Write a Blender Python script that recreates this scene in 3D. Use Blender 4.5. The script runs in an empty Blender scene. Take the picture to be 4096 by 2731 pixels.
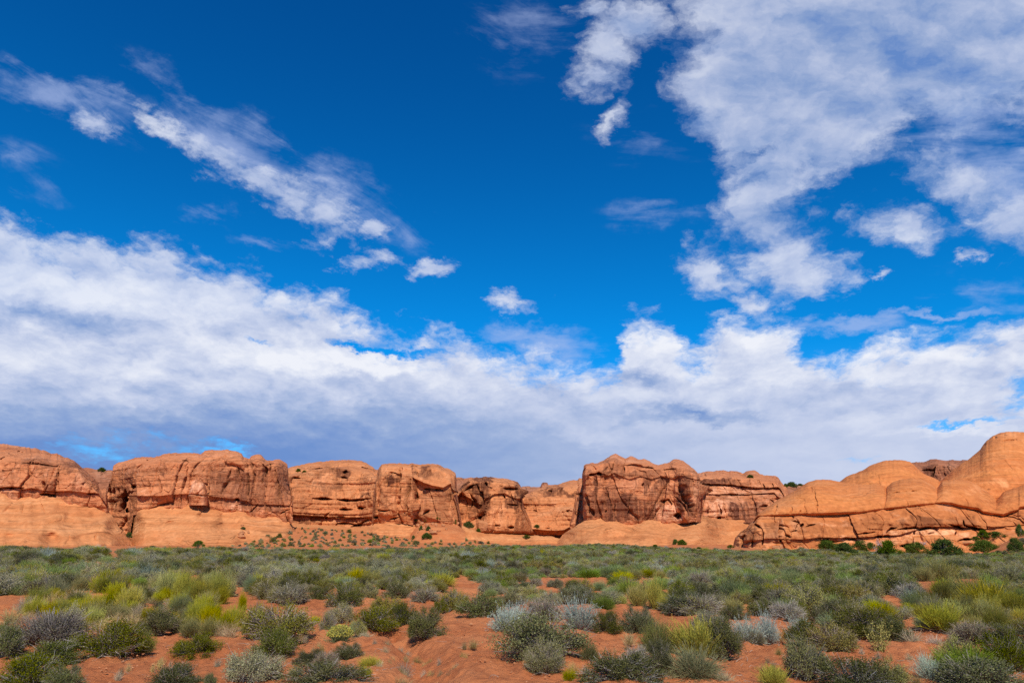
import bpy, math
import numpy as np

C = bpy.context.scene
COL = C.collection

# ------------------------------------------------------------------ camera
FPX, CX, CY, HZ = 2730.67, 2048.0, 1365.5, 2150.0      # 24 mm on full frame, measured on the 4096 px photograph
TH = math.atan((HZ - CY) / FPX)
CT, ST = math.cos(TH), math.sin(TH)
EYE = 1.65
cam = bpy.data.objects.new('camera', bpy.data.cameras.new('camera'))
COL.objects.link(cam)
cam.location = (0, 0, EYE)
cam.rotation_euler = (math.pi / 2 + TH, 0, 0)
cam.data.lens, cam.data.sensor_width = 24, 36
cam.data.clip_start, cam.data.clip_end = 0.1, 20000
C.camera = cam

# ------------------------------------------------------------------ light
SUN_EL, SUN_AZ = math.radians(44), math.radians(175)     # azimuth clockwise from +Y (north); the sun stands behind the viewer
sl = bpy.data.lights.new('sun', 'SUN')
sl.energy, sl.angle, sl.color = 4.7, math.radians(0.53), (1.0, 0.95, 0.87)
sun = bpy.data.objects.new('sun', sl)
COL.objects.link(sun)
sun.rotation_euler = (math.pi / 2 - SUN_EL, 0, -SUN_AZ + math.pi)
C.view_settings.view_transform = 'Standard'
C.view_settings.look = 'None'
C.view_settings.exposure = 0
C.view_settings.gamma = 1
C.view_settings.use_curve_mapping = False
C.cycles.use_denoising = False
C.cycles.max_bounces = 6
C.cycles.diffuse_bounces = 3
C.cycles.transparent_max_bounces = 4


def smooth(a, b, x):
    t = np.clip((x - a) / (b - a), 0, 1)
    return t * t * (3 - 2 * t)


def chart(px, py):
    """photograph pixel -> direction (x/y, z/y) of the view ray"""
    cx = (np.asarray(px, float) - CX) / FPX
    cy = (CY - np.asarray(py, float)) / FPX
    y = CT - cy * ST
    return cx / y, (ST + cy * CT) / y


# ------------------------------------------------------------------ node helper
class NT:
    def __init__(self, nt):
        self.nt = nt
        nt.nodes.clear()

    def n(self, kind, ins=None, **props):
        nd = self.nt.nodes.new(kind)
        for k, v in props.items():
            setattr(nd, k, v)
        for k, v in (ins or {}).items():
            s = nd.inputs[k]
            if isinstance(v, bpy.types.NodeSocket):
                self.nt.links.new(v, s)
            else:
                s.default_value = v
        return nd

    def m(self, op, a, b=None, c=None, clamp=False):
        ins = {0: a}
        if b is not None:
            ins[1] = b
        if c is not None:
            ins[2] = c
        return self.n('ShaderNodeMath', ins, operation=op, use_clamp=clamp).outputs[0]

    def vm(self, op, a, b=None, scale=None):
        ins = {0: a}
        if b is not None:
            ins[1] = b
        nd = self.n('ShaderNodeVectorMath', ins, operation=op)
        if scale is not None:
            nd.inputs['Scale'].default_value = scale
        return nd.outputs[0]

    def noise(self, vec, scale, detail=4, rough=0.5, dist=0.0, dims='3D'):
        return self.n('ShaderNodeTexNoise', {'Vector': vec, 'Scale': scale, 'Detail': detail, 'Roughness': rough,
                                             'Distortion': dist}, noise_dimensions=dims)

    def ss(self, x, a, b, lo=0.0, hi=1.0):
        return self.n('ShaderNodeMapRange', {0: x, 1: a, 2: b, 3: lo, 4: hi}, interpolation_type='SMOOTHSTEP').outputs[0]

    def lin(self, x, a, b, lo=0.0, hi=1.0):
        return self.n('ShaderNodeMapRange', {0: x, 1: a, 2: b, 3: lo, 4: hi}).outputs[0]

    def mix(self, f, a, b, blend='MIX'):
        nd = self.n('ShaderNodeMix', {0: f, 6: a, 7: b}, data_type='RGBA', blend_type=blend)
        return nd.outputs[2]

    def mapping(self, vec, scale=(1, 1, 1), loc=(0, 0, 0), rot=(0, 0, 0), kind='POINT'):
        return self.n('ShaderNodeMapping', {'Vector': vec, 'Scale': scale, 'Location': loc, 'Rotation': rot}, vector_type=kind).outputs[0]

    def curve(self, x, pts):
        nd = self.n('ShaderNodeFloatCurve', {'Value': x})
        cu = nd.mapping.curves[0]
        cu.points[0].location = pts[0]
        cu.points[1].location = pts[-1]
        for p in pts[1:-1]:
            cu.points.new(*p)
        nd.mapping.update()
        return nd.outputs[0]


def rgb(r, g, b):
    return (r, g, b, 1)


# ------------------------------------------------------------------ sky: Nishita air with clouds laid over it by direction
world = bpy.data.worlds.new('World')
C.world = world
world.use_nodes = True
g = NT(world.node_tree)


def build_sky():
    sky = g.n('ShaderNodeTexSky', sky_type='NISHITA', sun_disc=False, sun_elevation=SUN_EL, sun_rotation=SUN_AZ,
              altitude=1500, air_density=1.0, dust_density=0.3, ozone_density=3.0).outputs[0]
    sky = g.vm('SCALE', sky, scale=0.10)
    sky = g.vm('MULTIPLY', sky, (0.02, 0.97, 1.58))
    d = g.n('ShaderNodeTexCoord').outputs['Generated']
    sx = g.n('ShaderNodeSeparateXYZ', {0: d})
    X, Y, Z = sx.outputs[0], sx.outputs[1], sx.outputs[2]
    deep = g.ss(Z, 0.15, 0.75, 1.04, 0.68)            # the air is clearer and deeper blue overhead
    sky = g.vm('MULTIPLY', sky, g.n('ShaderNodeCombineXYZ', {0: deep, 1: deep, 2: g.m('POWER', deep, 0.45)}).outputs[0])
    sky = g.mix(g.ss(Z, 0.26, 0.08, 0.0, 0.42), sky, rgb(.30, .47, .80))      # pale air low over the land
    ym = g.m('MAXIMUM', Y, 0.06)
    u, v = g.m('DIVIDE', X, ym), g.m('DIVIDE', Z, ym)
    # cloud-deck coordinates: far clouds crowd together towards the horizon
    zz = g.m('ADD', g.m('MAXIMUM', Z, 0.0), 0.22)
    deck = g.n('ShaderNodeCombineXYZ', {0: g.m('DIVIDE', X, zz), 1: g.m('DIVIDE', Y, zz), 2: 0.0}).outputs[0]
    uv0 = g.n('ShaderNodeCombineXYZ', {0: u, 1: v, 2: 0.0}).outputs[0]
    both = g.vm('ADD', g.vm('MULTIPLY', deck, (0.55, -0.42, 0)), g.vm('MULTIPLY', uv0, (0.55, 0.9, 0)))
    w1 = g.noise(both, 6.0, 8, 0.68).outputs['Color']
    wc = g.vm('SUBTRACT', w1, (0.5, 0.5, 0.5))
    warp = g.vm('MULTIPLY', wc, (0.13, 0.11, 0))
    both = g.vm('ADD', both, g.vm('MULTIPLY', wc, (0.10, 0.10, 0)))
    uv = g.vm('ADD', uv0, warp)
    sw = g.n('ShaderNodeSeparateXYZ', {0: uv})
    U, V = sw.outputs[0], sw.outputs[1]
    n1 = g.noise(both, 6.5, 10, 0.64, 0.1).outputs['Fac']
    n2 = g.noise(g.vm('ADD', both, (0.01, 0.06, 0)), 6.5, 6, 0.58, 0.1).outputs['Fac']     # same field, a step towards the sun
    nf = g.noise(g.mapping(both, (1, 1, 1), (3.1, 1.7, 0)), 22.0, 7, 0.66).outputs['Fac']
    streak = g.noise(g.mapping(uv0, (5, 26, 1), (0, 0, 0), (0, 0, 0.12)), 1.0, 6, 0.6, 0.3).outputs['Fac']

    slant = g.noise(g.mapping(g.mapping(uv0, (1, 1, 1), (0, 0, 0), (0, 0, 0.50)), (4.5, 20, 1)), 1.0, 7, 0.66, 0.5).outputs['Fac']

    def blob(px, py, rx, ry, rot=0, w=1.0):
        c0 = np.array(chart(px, py))
        r = math.radians(rot)
        a = np.array(chart(px + rx * math.cos(r), py + rx * math.sin(r))) - c0
        b = np.array(chart(px - ry * math.sin(r), py + ry * math.cos(r))) - c0
        mp = g.mapping(uv, (float(np.hypot(*a)), float(np.hypot(*b)), 1), (float(c0[0]), float(c0[1]), 0),
                       (0, 0, math.atan2(a[1], a[0])), 'TEXTURE')
        gr = g.n('ShaderNodeTexGradient', {0: mp}, gradient_type='SPHERICAL').outputs['Fac']
        return g.m('MULTIPLY', gr, w)

    def chain(blobs, op='MAXIMUM'):
        acc = None
        for b in blobs:
            q = blob(*b)
            acc = q if acc is None else g.m(op, acc, q)
        return acc

    def ucurve(x, x0, x1, y0, y1, pts):      # piecewise function given by chart points
        return g.lin(g.curve(g.lin(x, x0, x1), [((a - x0) / (x1 - x0), (b - y0) / (y1 - y0)) for a, b in pts]), 0, 1, y0, y1)

    # 1. the long bank above the cliffs: its upper edge as a function of direction
    edge = [(-500, 800), (0, 840), (120, 880), (250, 930), (430, 940), (600, 960), (720, 985), (860, 1040), (1000, 1060), (1090, 1130), (1200, 1150),
            (1330, 1200), (1450, 1290), (1600, 1320), (1820, 1340), (2000, 1390), (2200, 1420), (2340, 1450), (2460, 1430),
            (2500, 1290), (2570, 1262), (2690, 1290), (2740, 1370), (2840, 1310), (2960, 1255), (3080, 1260), (3200, 1340), (3330, 1420),
            (3480, 1380), (3650, 1335), (3850, 1310), (4096, 1280), (4600, 1250)]
    ep = [tuple(float(q) for q in chart(a, b)) for a, b in edge]
    H = ucurve(U, -1.2, 1.2, 0.0, 0.7, [(max(-1.19, min(1.19, a)), b) for a, b in ep])
    bank = g.m('DIVIDE', g.m('SUBTRACT', H, V), 0.055)
    bank = g.m('MINIMUM', g.m('MAXIMUM', bank, -1.0), 1.9)
    # 2. the tall column at the upper right, between two edges
    Lp = [(2560, -400), (2640, 0), (2680, 120), (2650, 320), (2690, 420), (2690, 520), (2800, 610), (2850, 750), (2880, 900), (2880, 1010), (2990, 1110), (3040, 1180), (2960, 1260), (2960, 1400)]
    Rp = [(4500, -400), (4450, 0), (4300, 330), (3950, 470), (3680, 560), (3620, 640), (3400, 720), (3280, 770), (3270, 870), (3330, 950), (3440, 1050), (3500, 1120), (3330, 1190), (3150, 1250), (3050, 1400)]
    lv = sorted([(float(chart(a, b)[1]), float(chart(a, b)[0])) for a, b in Lp])
    rv = sorted([(float(chart(a, b)[1]), float(chart(a, b)[0])) for a, b in Rp])
    LU = ucurve(V, 0.15, 1.35, 0.0, 1.4, [p for p in lv if 0.15 <= p[0] <= 1.35])
    RU = ucurve(V, 0.15, 1.35, 0.0, 1.4, [p for p in rv if 0.15 <= p[0] <= 1.35])
    col = g.m('MINIMUM', g.m('DIVIDE', g.m('SUBTRACT', U, LU), 0.07), g.m('DIVIDE', g.m('SUBTRACT', RU, U), 0.09))
    col = g.m('MINIMUM', g.m('MAXIMUM', g.m('SUBTRACT', col, 0.15), -1.0), 1.35)
    col = g.m('SUBTRACT', col, g.m('MULTIPLY', g.ss(V, 0.16, 0.20, 1.0, 0.0), 2.0))
    # 3. the separate clouds
    thick = [(660, 500, 260, 80, 30), (820, 610, 330, 110, 27), (1020, 700, 300, 120, 22), (1160, 770, 260, 150, 20), (1290, 850, 230, 150, 30), (1330, 940, 190, 110, -10),
             (380, 480, 210, 75, 12), (1500, 1050, 190, 80, 4), (1740, 1065, 180, 62, -22), (2010, 1195, 210, 75, 3), (1500, 930, 120, 60, -20),
             (2420, 170, 190, 220, 10), (2370, 320, 190, 170, 20), (2450, 470, 80, 130, 5), (2540, 80, 260, 150, 0), (2360, 30, 150, 80, 0),
             (4060, 300, 300, 330, -30), (4080, 830, 330, 280, 35), (3900, 750, 470, 150, 15), (3600, 910, 300, 150, 10), (3830, 480, 190, 110, -30), (3530, 1130, 60, 40, 0),
             (2860, 1090, 220, 130, 25), (3000, 1200, 190, 90, 10), (3890, 1035, 60, 40, -20)]
    sep = g.m('SUBTRACT', g.m('MULTIPLY', chain([(a, b, c * 1.3, d * 1.3, e) for a, b, c, d, e in thick]), 2.0), g.ss(U, -0.1, 0.1, 1.08, 0.95))
    M = g.m('MAXIMUM', g.m('MAXIMUM', bank, col), sep)
    # gaps where the blue shows through
    holes = [(400, 1795, 760, 180, 0, 1.12), (4070, 1560, 200, 130, -25, 1.2), (3820, 1690, 330, 40, -8, 1.4), (1020, 1385, 130, 40, 10, .9), (1500, 1395, 330, 28, 3, .8),
             (950, 1810, 330, 80, 0, 1.0), (3480, 1830, 250, 70, 0, 1.0), (3050, 590, 120, 40, -10, .8), (3200, 660, 260, 70, -15, .55), (3700, 480, 170, 120, 30, .6)]
    M = g.m('SUBTRACT', M, g.m('MULTIPLY', chain(holes, 'ADD'), 1.5))
    dens = g.m('ADD', M, g.m('MULTIPLY', g.m('SUBTRACT', n1, 0.5), 2.9))
    dens = g.m('ADD', dens, g.m('MULTIPLY', g.m('MULTIPLY', g.m('SUBTRACT', slant, 0.5), g.ss(U, 0.05, -0.1)), g.ss(V, 0.3, 0.42, 0.0, 1.8)))
    dens = g.m('ADD', dens, g.m('MULTIPLY', g.m('SUBTRACT', nf, 0.5), 1.3))
    a_main = g.ss(dens, -0.2, 0.95)
    a_main = g.m('MULTIPLY', a_main, g.ss(V, 0.28, 0.44, 1.0, 0.82))      # the higher clouds are thin enough to let the blue through
    # thin veils
    veils = [(900, 560, 520, 190, 28, .9), (250, 380, 560, 130, 22, .8), (700, 350, 420, 100, 30, .5), (1350, 760, 330, 200, 30, .5), (1560, 900, 330, 120, 15, .5), (60, 620, 260, 100, 10, .28), (150, 760, 300, 100, 10, .26),
             (2160, 1350, 330, 90, 8, 1.0), (3370, 1300, 420, 60, 0, 1.1), (3760, 1250, 330, 26, -3, 1.0), (4000, 690, 600, 200, 12, .9), (3850, 450, 420, 200, -10, .9), (2080, 120, 330, 260, 0, .45),
             (2560, 560, 300, 150, 0, .35), (2640, 860, 300, 90, 0, .45), (840, 860, 230, 80, 5, .4), (3950, 1180, 400, 130, 0, .4), (1050, 960, 160, 40, 5, .5)]
    vz = g.m('MULTIPLY', chain(veils), 1.5)
    vd = g.m('ADD', vz, g.m('MULTIPLY', g.m('SUBTRACT', g.m('ADD', g.m('MULTIPLY', g.mix(g.ss(U, 0.1, -0.1), streak, slant), 0.55), g.m('MULTIPLY', n1, 0.45)), 0.5), 5.0))
    a_veil = g.m('MULTIPLY', g.m('MULTIPLY', g.ss(vd, 0.15, 1.5), g.ss(vz, 0.0, 0.5)), 0.55)
    # brightness of the cloud
    calm = g.ss(V, 0.10, 0.27, 0.14, 1.0)
    lit = g.m('MULTIPLY', g.m('MULTIPLY', g.m('SUBTRACT', n1, n2), 1.35), calm)
    darks = [(200, 1260, 750, 110, 6, .40),
             (2560, 1520, 260, 50, 0, .35), (2780, 1660, 330, 50, 0, .4), (3300, 1600, 800, 120, 0, .15), (3100, 200, 900, 700, 0, .34), (3900, 250, 800, 800, 0, .40), (3050, 800, 600, 500, 0, .26), (4000, 900, 600, 600, 0, .25), (1000, 700, 900, 400, 25, .16)]
    brights = [(150, 1130, 500, 120, 12, .26), (650, 1170, 500, 110, 15, .2), (1250, 1440, 500, 70, 3, .36), (1550, 1470, 260, 40, 4, .3), (2600, 1330, 240, 110, 0, .34), (3000, 1330, 500, 110, 8, .16), (3450, 1440, 900, 110, -4, .2),
               (2500, 1480, 900, 90, 0, .12), (2300, 1730, 500, 70, 8, .12), (3850, 1710, 330, 40, -3, .22)]
    br = g.m('ADD', 0.665, lit)
    br = g.m('SUBTRACT', br, g.m('MULTIPLY', g.m('MULTIPLY', g.ss(V, 0.265, 0.115), g.ss(U, 0.55, -0.45, 0.16, 1.0)), 0.66))
    br = g.m('SUBTRACT', br, chain(darks, 'ADD'))
    br = g.m('ADD', br, chain(brights, 'ADD'))
    br = g.m('ADD', br, g.m('MULTIPLY', g.m('SUBTRACT', g.noise(g.mapping(both, (1.0, 2.4, 1)), 3.2, 6, 0.55).outputs['Fac'], 0.5), g.ss(V, 0.1, 0.3, 0.13, 0.34)))
    br = g.m('ADD', br, g.m('MULTIPLY', g.m('SUBTRACT', streak, 0.5), g.ss(V, 0.1, 0.22, 0.09, 0.16)))
    cr = g.n('ShaderNodeValToRGB', {0: g.m('MULTIPLY', br, 1.0, clamp=True)})
    els = cr.color_ramp.elements
    els[0].position, els[0].color = 0.0, rgb(.155, .285, .62)
    els[1].position, els[1].color = 1.0, rgb(.86, .885, .96)
    for p, c in ((.25, (.32, .43, .69)), (.5, (.52, .595, .80)), (.75, (.70, .75, .89))):
        e = els.new(p)
        e.color = rgb(*c)
    cloud = cr.outputs[0]
    veilc = rgb(.45, .55, .84)
    out = g.mix(a_veil, sky, veilc)
    out = g.mix(a_main, out, cloud)
    bg = g.n('ShaderNodeBackground', {'Color': out, 'Strength': 1.0})
    g.n('ShaderNodeOutputWorld', {0: bg.outputs[0]})


build_sky()
world.cycles.sampling_method = 'MANUAL'
world.cycles.sample_map_resolution = 512


# ------------------------------------------------------------------ numpy noise
def _h(ix, iy, iz, seed):
    with np.errstate(over='ignore'):
        h = (ix.astype(np.uint32) * np.uint32(374761393) + iy.astype(np.uint32) * np.uint32(668265263)
             + iz.astype(np.uint32) * np.uint32(2147483647 - 61) + np.uint32((seed * 974711 + 12345) & 0xffffffff))
        h = (h ^ (h >> np.uint32(13))) * np.uint32(1274126177)
        h = (h ^ (h >> np.uint32(16))) * np.uint32(2246822519)
        h = h ^ (h >> np.uint32(15))
    return h.astype(np.float64) / 4294967295.0


def vnoise(x, y, z, seed=0):
    x, y, z = np.broadcast_arrays(np.asarray(x, float), np.asarray(y, float), np.asarray(z, float))
    fx, fy, fz = np.floor(x), np.floor(y), np.floor(z)
    ix, iy, iz = fx.astype(np.int64), fy.astype(np.int64), fz.astype(np.int64)
    tx, ty, tz = x - fx, y - fy, z - fz
    tx, ty, tz = (t * t * t * (t * (t * 6 - 15) + 10) for t in (tx, ty, tz))
    r = 0
    for a in (0, 1):
        for b in (0, 1):
            for c in (0, 1):
                w = (tx if a else 1 - tx) * (ty if b else 1 - ty) * (tz if c else 1 - tz)
                r = r + w * _h(ix + a, iy + b, iz + c, seed)
    return r * 2 - 1


def fbm(x, y, z, oct=4, seed=0, gain=0.5):
    r, a, f, t = 0, 1.0, 1.0, 0
    for o in range(oct):
        r = r + a * vnoise(x * f + 17.3 * o, y * f - 9.1 * o, z * f + 5.7 * o, seed + o * 31)
        t += a
        a *= gain
        f *= 2.03
    return r / t * 1.6


def cells(x, z, seed=0):
    """Voronoi cells: value of the cell, distance to its border"""
    fx, fz = np.floor(x).astype(np.int64), np.floor(z).astype(np.int64)
    d1 = np.full(x.shape, 9.0)
    d2 = np.full(x.shape, 9.0)
    val = np.zeros(x.shape)
    zero = np.zeros_like(fx)
    for a in (-1, 0, 1):
        for b in (-1, 0, 1):
            ix, iz = fx + a, fz + b
            qx = ix + _h(ix, iz, zero, seed)
            qz = iz + _h(ix, iz, zero + 7, seed)
            d = np.hypot(qx - x, qz - z)
            v = _h(ix, iz, zero + 13, seed)
            near = d < d1
            d2 = np.where(near, d1, np.minimum(d2, d))
            val = np.where(near, v, val)
            d1 = np.where(near, d, d1)
    return val * 2 - 1, d2 - d1


# ------------------------------------------------------------------ mesh and object helpers
def mesh(name, V, faces, mats, smoothing=True, attrs=None, midx=None):
    me = bpy.data.meshes.new(name)
    V = np.ascontiguousarray(V, np.float32)
    F = np.ascontiguousarray(faces, np.int32)
    k = F.shape[1]
    me.vertices.add(len(V))
    me.vertices.foreach_set('co', V.ravel())
    me.loops.add(F.size)
    me.loops.foreach_set('vertex_index', F.ravel())
    me.polygons.add(len(F))
    me.polygons.foreach_set('loop_start', np.arange(0, F.size, k, dtype=np.int32))
    me.polygons.foreach_set('loop_total', np.full(len(F), k, np.int32))
    me.polygons.foreach_set('use_smooth', np.full(len(F), bool(smoothing)))
    for m in (mats if isinstance(mats, (list, tuple)) else [mats]):
        me.materials.append(m)
    if midx is not None:
        me.polygons.foreach_set('material_index', np.ascontiguousarray(midx, np.int32))
    for an, arr in (attrs or {}).items():
        at = me.attributes.new(an, 'FLOAT', 'POINT')
        at.data.foreach_set('value', np.ascontiguousarray(arr, np.float32))
    me.update(calc_edges=True)
    return me


def link(name, data, parent=None):
    o = bpy.data.objects.new(name, data)
    COL.objects.link(o)
    if parent is not None:
        o.parent = parent
    return o


def tag(o, label=None, cat=None, group=None, kind=None):
    if label:
        o['label'] = label
    if cat:
        o['category'] = cat
    if group:
        o['group'] = group
    if kind:
        o['kind'] = kind
    return o


def grid_faces(nr, nc):
    i = np.arange(nr * nc).reshape(nr, nc)
    return np.stack([i[:-1, :-1], i[:-1, 1:], i[1:, 1:], i[1:, :-1]], -1).reshape(-1, 4)


# ------------------------------------------------------------------ materials
def new_mat(name):
    m = bpy.data.materials.new(name)
    m.use_nodes = True
    return m, NT(m.node_tree)


def finish(t, colour, rough=0.9, normal=None, spec=0.15):
    ins = {'Base Color': colour, 'Roughness': rough, 'Specular IOR Level': spec}
    if normal is not None:
        ins['Normal'] = normal
    b = t.n('ShaderNodeBsdfPrincipled', ins)
    t.n('ShaderNodeOutputMaterial', {0: b.outputs[0]})


def rock_mat(name, base, alt, dark, pale, strata=1.0, varnish=0.8, blotch=0.5, bump=0.5, pits=0.0, cracks=0.0, beds=0.0):
    m, t = new_mat(name)
    co = t.n('ShaderNodeTexCoord').outputs['Object']
    nz = t.n('ShaderNodeSeparateXYZ', {0: t.n('ShaderNodeNewGeometry').outputs['Normal']}).outputs[2]
    steep = t.ss(nz, 0.75, 0.35)
    wob = t.vm('MULTIPLY', t.vm('SUBTRACT', t.noise(co, 0.06, 3, 0.5).outputs['Color'], (.5, .5, .5)), (0, 0, 5.0))
    cw = t.vm('ADD', co, wob)
    st = t.noise(t.mapping(cw, (0.02, 0.02, 0.55)), 1.0, 7, 0.65).outputs['Fac']
    st2 = t.noise(t.mapping(cw, (0.05, 0.05, 1.15)), 1.0, 5, 0.66).outputs['Fac']
    bl = t.noise(co, 0.11, 7, 0.62, 0.6).outputs['Fac']
    bl2 = t.noise(t.mapping(co, (1, 1, 1.6), (31, 7, 3)), 0.42, 6, 0.6, 0.8).outputs['Fac']
    sk = t.noise(t.mapping(co, (0.62, 0.25, 0.035)), 1.0, 6, 0.66).outputs['Fac']
    sk2 = t.noise(t.mapping(co, (2.3, 0.9, 0.06), (9, 3, 1)), 1.0, 5, 0.6).outputs['Fac']
    vm = t.noise(t.mapping(co, (1, 1, 1.7), (3, 11, 5)), 0.055, 5, 0.6, 0.5).outputs['Fac']
    fine = t.noise(co, 1.1, 6, 0.62).outputs['Fac']
    c = t.mix(t.ss(st, 0.36, 0.64), rgb(*base), rgb(*alt))
    c = t.mix(t.m('MULTIPLY', t.ss(bl, 0.53, 0.66), 0.55 * blotch), c, rgb(*pale))
    c = t.mix(t.m('MULTIPLY', t.ss(bl2, 0.56, 0.66), 0.45 * blotch), c, rgb(*pale))
    c = t.mix(t.m('MULTIPLY', t.ss(bl2, 0.46, 0.36), 0.40 * blotch), c, rgb(*dark))
    c = t.mix(t.m('MULTIPLY', t.ss(st2, 0.52, 0.70), 0.35 * strata), c, rgb(*dark))
    c = t.mix(t.m('MULTIPLY', t.ss(st2, 0.46, 0.32), 0.30 * strata), c, rgb(*pale))
    stain_shade = t.n('ShaderNodeAttribute', attribute_name='stain_shade').outputs['Fac']  # dark varnish, plus shade painted on the buttress and in the slanting crack
    pala = t.n('ShaderNodeAttribute', attribute_name='pale').outputs['Fac']
    c = t.mix(t.m('MULTIPLY', pala, t.ss(t.m('ADD', sk, t.m('MULTIPLY', bl2, 0.5)), 0.55, 0.85), clamp=True), c, rgb(*[min(1, q * 1.25) for q in pale]))
    f = t.m('MULTIPLY', t.m('MULTIPLY', t.ss(t.m('ADD', t.m('MULTIPLY', sk, 0.6), t.m('MULTIPLY', sk2, 0.4)), 0.50, 0.60), t.ss(vm, 0.44, 0.60)), varnish)
    f = t.m('MULTIPLY', f, steep)
    f2 = t.m('MULTIPLY', stain_shade, t.ss(t.m('ADD', t.m('MULTIPLY', sk, 0.45), t.m('ADD', t.m('MULTIPLY', sk2, 0.35), t.m('MULTIPLY', bl2, 0.2))), 0.43, 0.53, 0.45, 1.0))
    dk = [q * 0.52 for q in dark]
    c = t.mix(t.m('MAXIMUM', f, f2, clamp=True), c, rgb(*dk))
    if pits:
        vo = t.n('ShaderNodeTexVoronoi', {'Vector': t.mapping(cw, (0.55, 0.55, 0.9)), 'Scale': 1.0, 'Randomness': 1.0}).outputs['Distance']
        band = t.ss(t.noise(t.mapping(cw, (0.015, 0.015, 0.42), (4, 4, 9)), 1.0, 3, 0.5).outputs['Fac'], 0.60, 0.68)
        pt = t.m('MULTIPLY', t.m('MULTIPLY', t.ss(vo, 0.26, 0.16), band), t.ss(t.noise(co, 0.25, 2).outputs['Fac'], 0.46, 0.56))
        c = t.mix(t.m('MULTIPLY', pt, pits), c, rgb(.07, .03, .016))
    lines = None
    if cracks:                  # joints: a warped net of tall blocks, only here and there
        wq = t.vm('ADD', co, t.vm('SCALE', t.vm('SUBTRACT', t.noise(co, 0.35, 4, 0.6).outputs['Color'], (.5, .5, .5)), scale=2.4))
        v1 = t.n('ShaderNodeTexVoronoi', {'Vector': t.mapping(wq, (0.15, 0.08, 0.030)), 'Scale': 1.0}, feature='DISTANCE_TO_EDGE').outputs['Distance']
        v2 = t.n('ShaderNodeTexVoronoi', {'Vector': t.mapping(wq, (0.34, 0.2, 0.12), (5, 2, 8)), 'Scale': 1.0}, feature='DISTANCE_TO_EDGE').outputs['Distance']
        l1 = t.m('MULTIPLY', t.ss(v1, 0.034, 0.006), t.ss(t.noise(co, 0.16, 4, .6).outputs['Fac'], 0.44, 0.54))
        l2 = t.m('MULTIPLY', t.ss(v2, 0.050, 0.012), t.ss(t.noise(t.mapping(co, (1, 1, 1), (8, 8, 8)), 0.2, 4, .6).outputs['Fac'], 0.50, 0.60))
        lines = t.m('MULTIPLY', t.m('MAXIMUM', l1, t.m('MULTIPLY', l2, 0.5)), cracks)
    if beds:                    # bedding planes
        b1 = t.noise(t.mapping(cw, (0.012, 0.012, 0.36), (1, 6, 2)), 1.0, 3, 0.75).outputs['Fac']
        lb = t.m('MULTIPLY', t.ss(t.m('ABSOLUTE', t.m('SUBTRACT', t.m('FRACT', t.m('MULTIPLY', b1, 9.0)), 0.5)), 0.10, 0.02), t.ss(t.noise(t.mapping(co, (.05, .05, .3)), 1.0, 4, .6).outputs['Fac'], 0.45, 0.56))
        lb = t.m('MULTIPLY', lb, beds)
        lines = lb if lines is None else t.m('MAXIMUM', lines, lb)
    if lines is not None:
        c = t.mix(t.m('MULTIPLY', lines, 0.62), c, rgb(*[q * 0.45 for q in dark]))
    c = t.mix(1.0, c, t.n('ShaderNodeCombineColor', {0: t.lin(fine, .25, .75, .76, 1.2), 1: t.lin(fine, .25, .75, .74, 1.22), 2: t.lin(fine, .25, .75, .70, 1.25)}).outputs[0], 'MULTIPLY')
    hgt = t.m('ADD', t.m('MULTIPLY', st2, 0.6), t.m('ADD', fine, t.m('MULTIPLY', bl2, 0.8)))
    if lines is not None:
        hgt = t.m('SUBTRACT', hgt, t.m('MULTIPLY', lines, 1.2))
    bp = t.n('ShaderNodeBump', {'Height': hgt, 'Strength': bump, 'Distance': 0.6})
    finish(t, c, 0.92, bp.outputs[0], 0.1)
    return m


M_CLIFF = rock_mat('red_cliff_sandstone', (.62, .226, .092), (.54, .184, .073), (.29, .096, .050), (.70, .33, .18), 0.8, 0.60, 0.7, 0.8, cracks=.40, beds=.5)
M_WALL = rock_mat('orange_wall_sandstone', (.63, .238, .090), (.56, .198, .073), (.26, .082, .038), (.70, .32, .15), 0.9, 0.55, 0.7, 0.7, cracks=.4, beds=.6)
M_APRON = rock_mat('pale_slickrock', (.63, .258, .098), (.54, .190, .064), (.40, .130, .044), (.67, .32, .145), 1.5, 0.0, 0.35, 0.4, 0.9, cracks=.0, beds=.8)
M_DOME = rock_mat('orange_dome_sandstone', (.62, .212, .062), (.55, .172, .050), (.36, .102, .034), (.67, .28, .11), 0.9, 0.30, 0.6, 0.45, 1.0, cracks=0.0, beds=.45)
M_RIDGE = rock_mat('orange_ridge_sandstone', (.60, .205, .064), (.52, .165, .050), (.32, .094, .036), (.70, .33, .16), 0.8, 0.6, 0.8, 0.6, 0.6, cracks=.22, beds=.5)
M_FAR = rock_mat('far_red_sandstone', (.40, .150, .070), (.35, .125, .058), (.18, .062, .036), (.50, .24, .14), 0.9, 0.8, 0.7, 0.7, cracks=.8, beds=.6)
M_BLOCK = rock_mat('boulder_sandstone', (.52, .22, .095), (.47, .19, .08), (.28, .10, .05), (.64, .34, .19), 0.5, 0.3, 0.8, 0.7)


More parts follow.
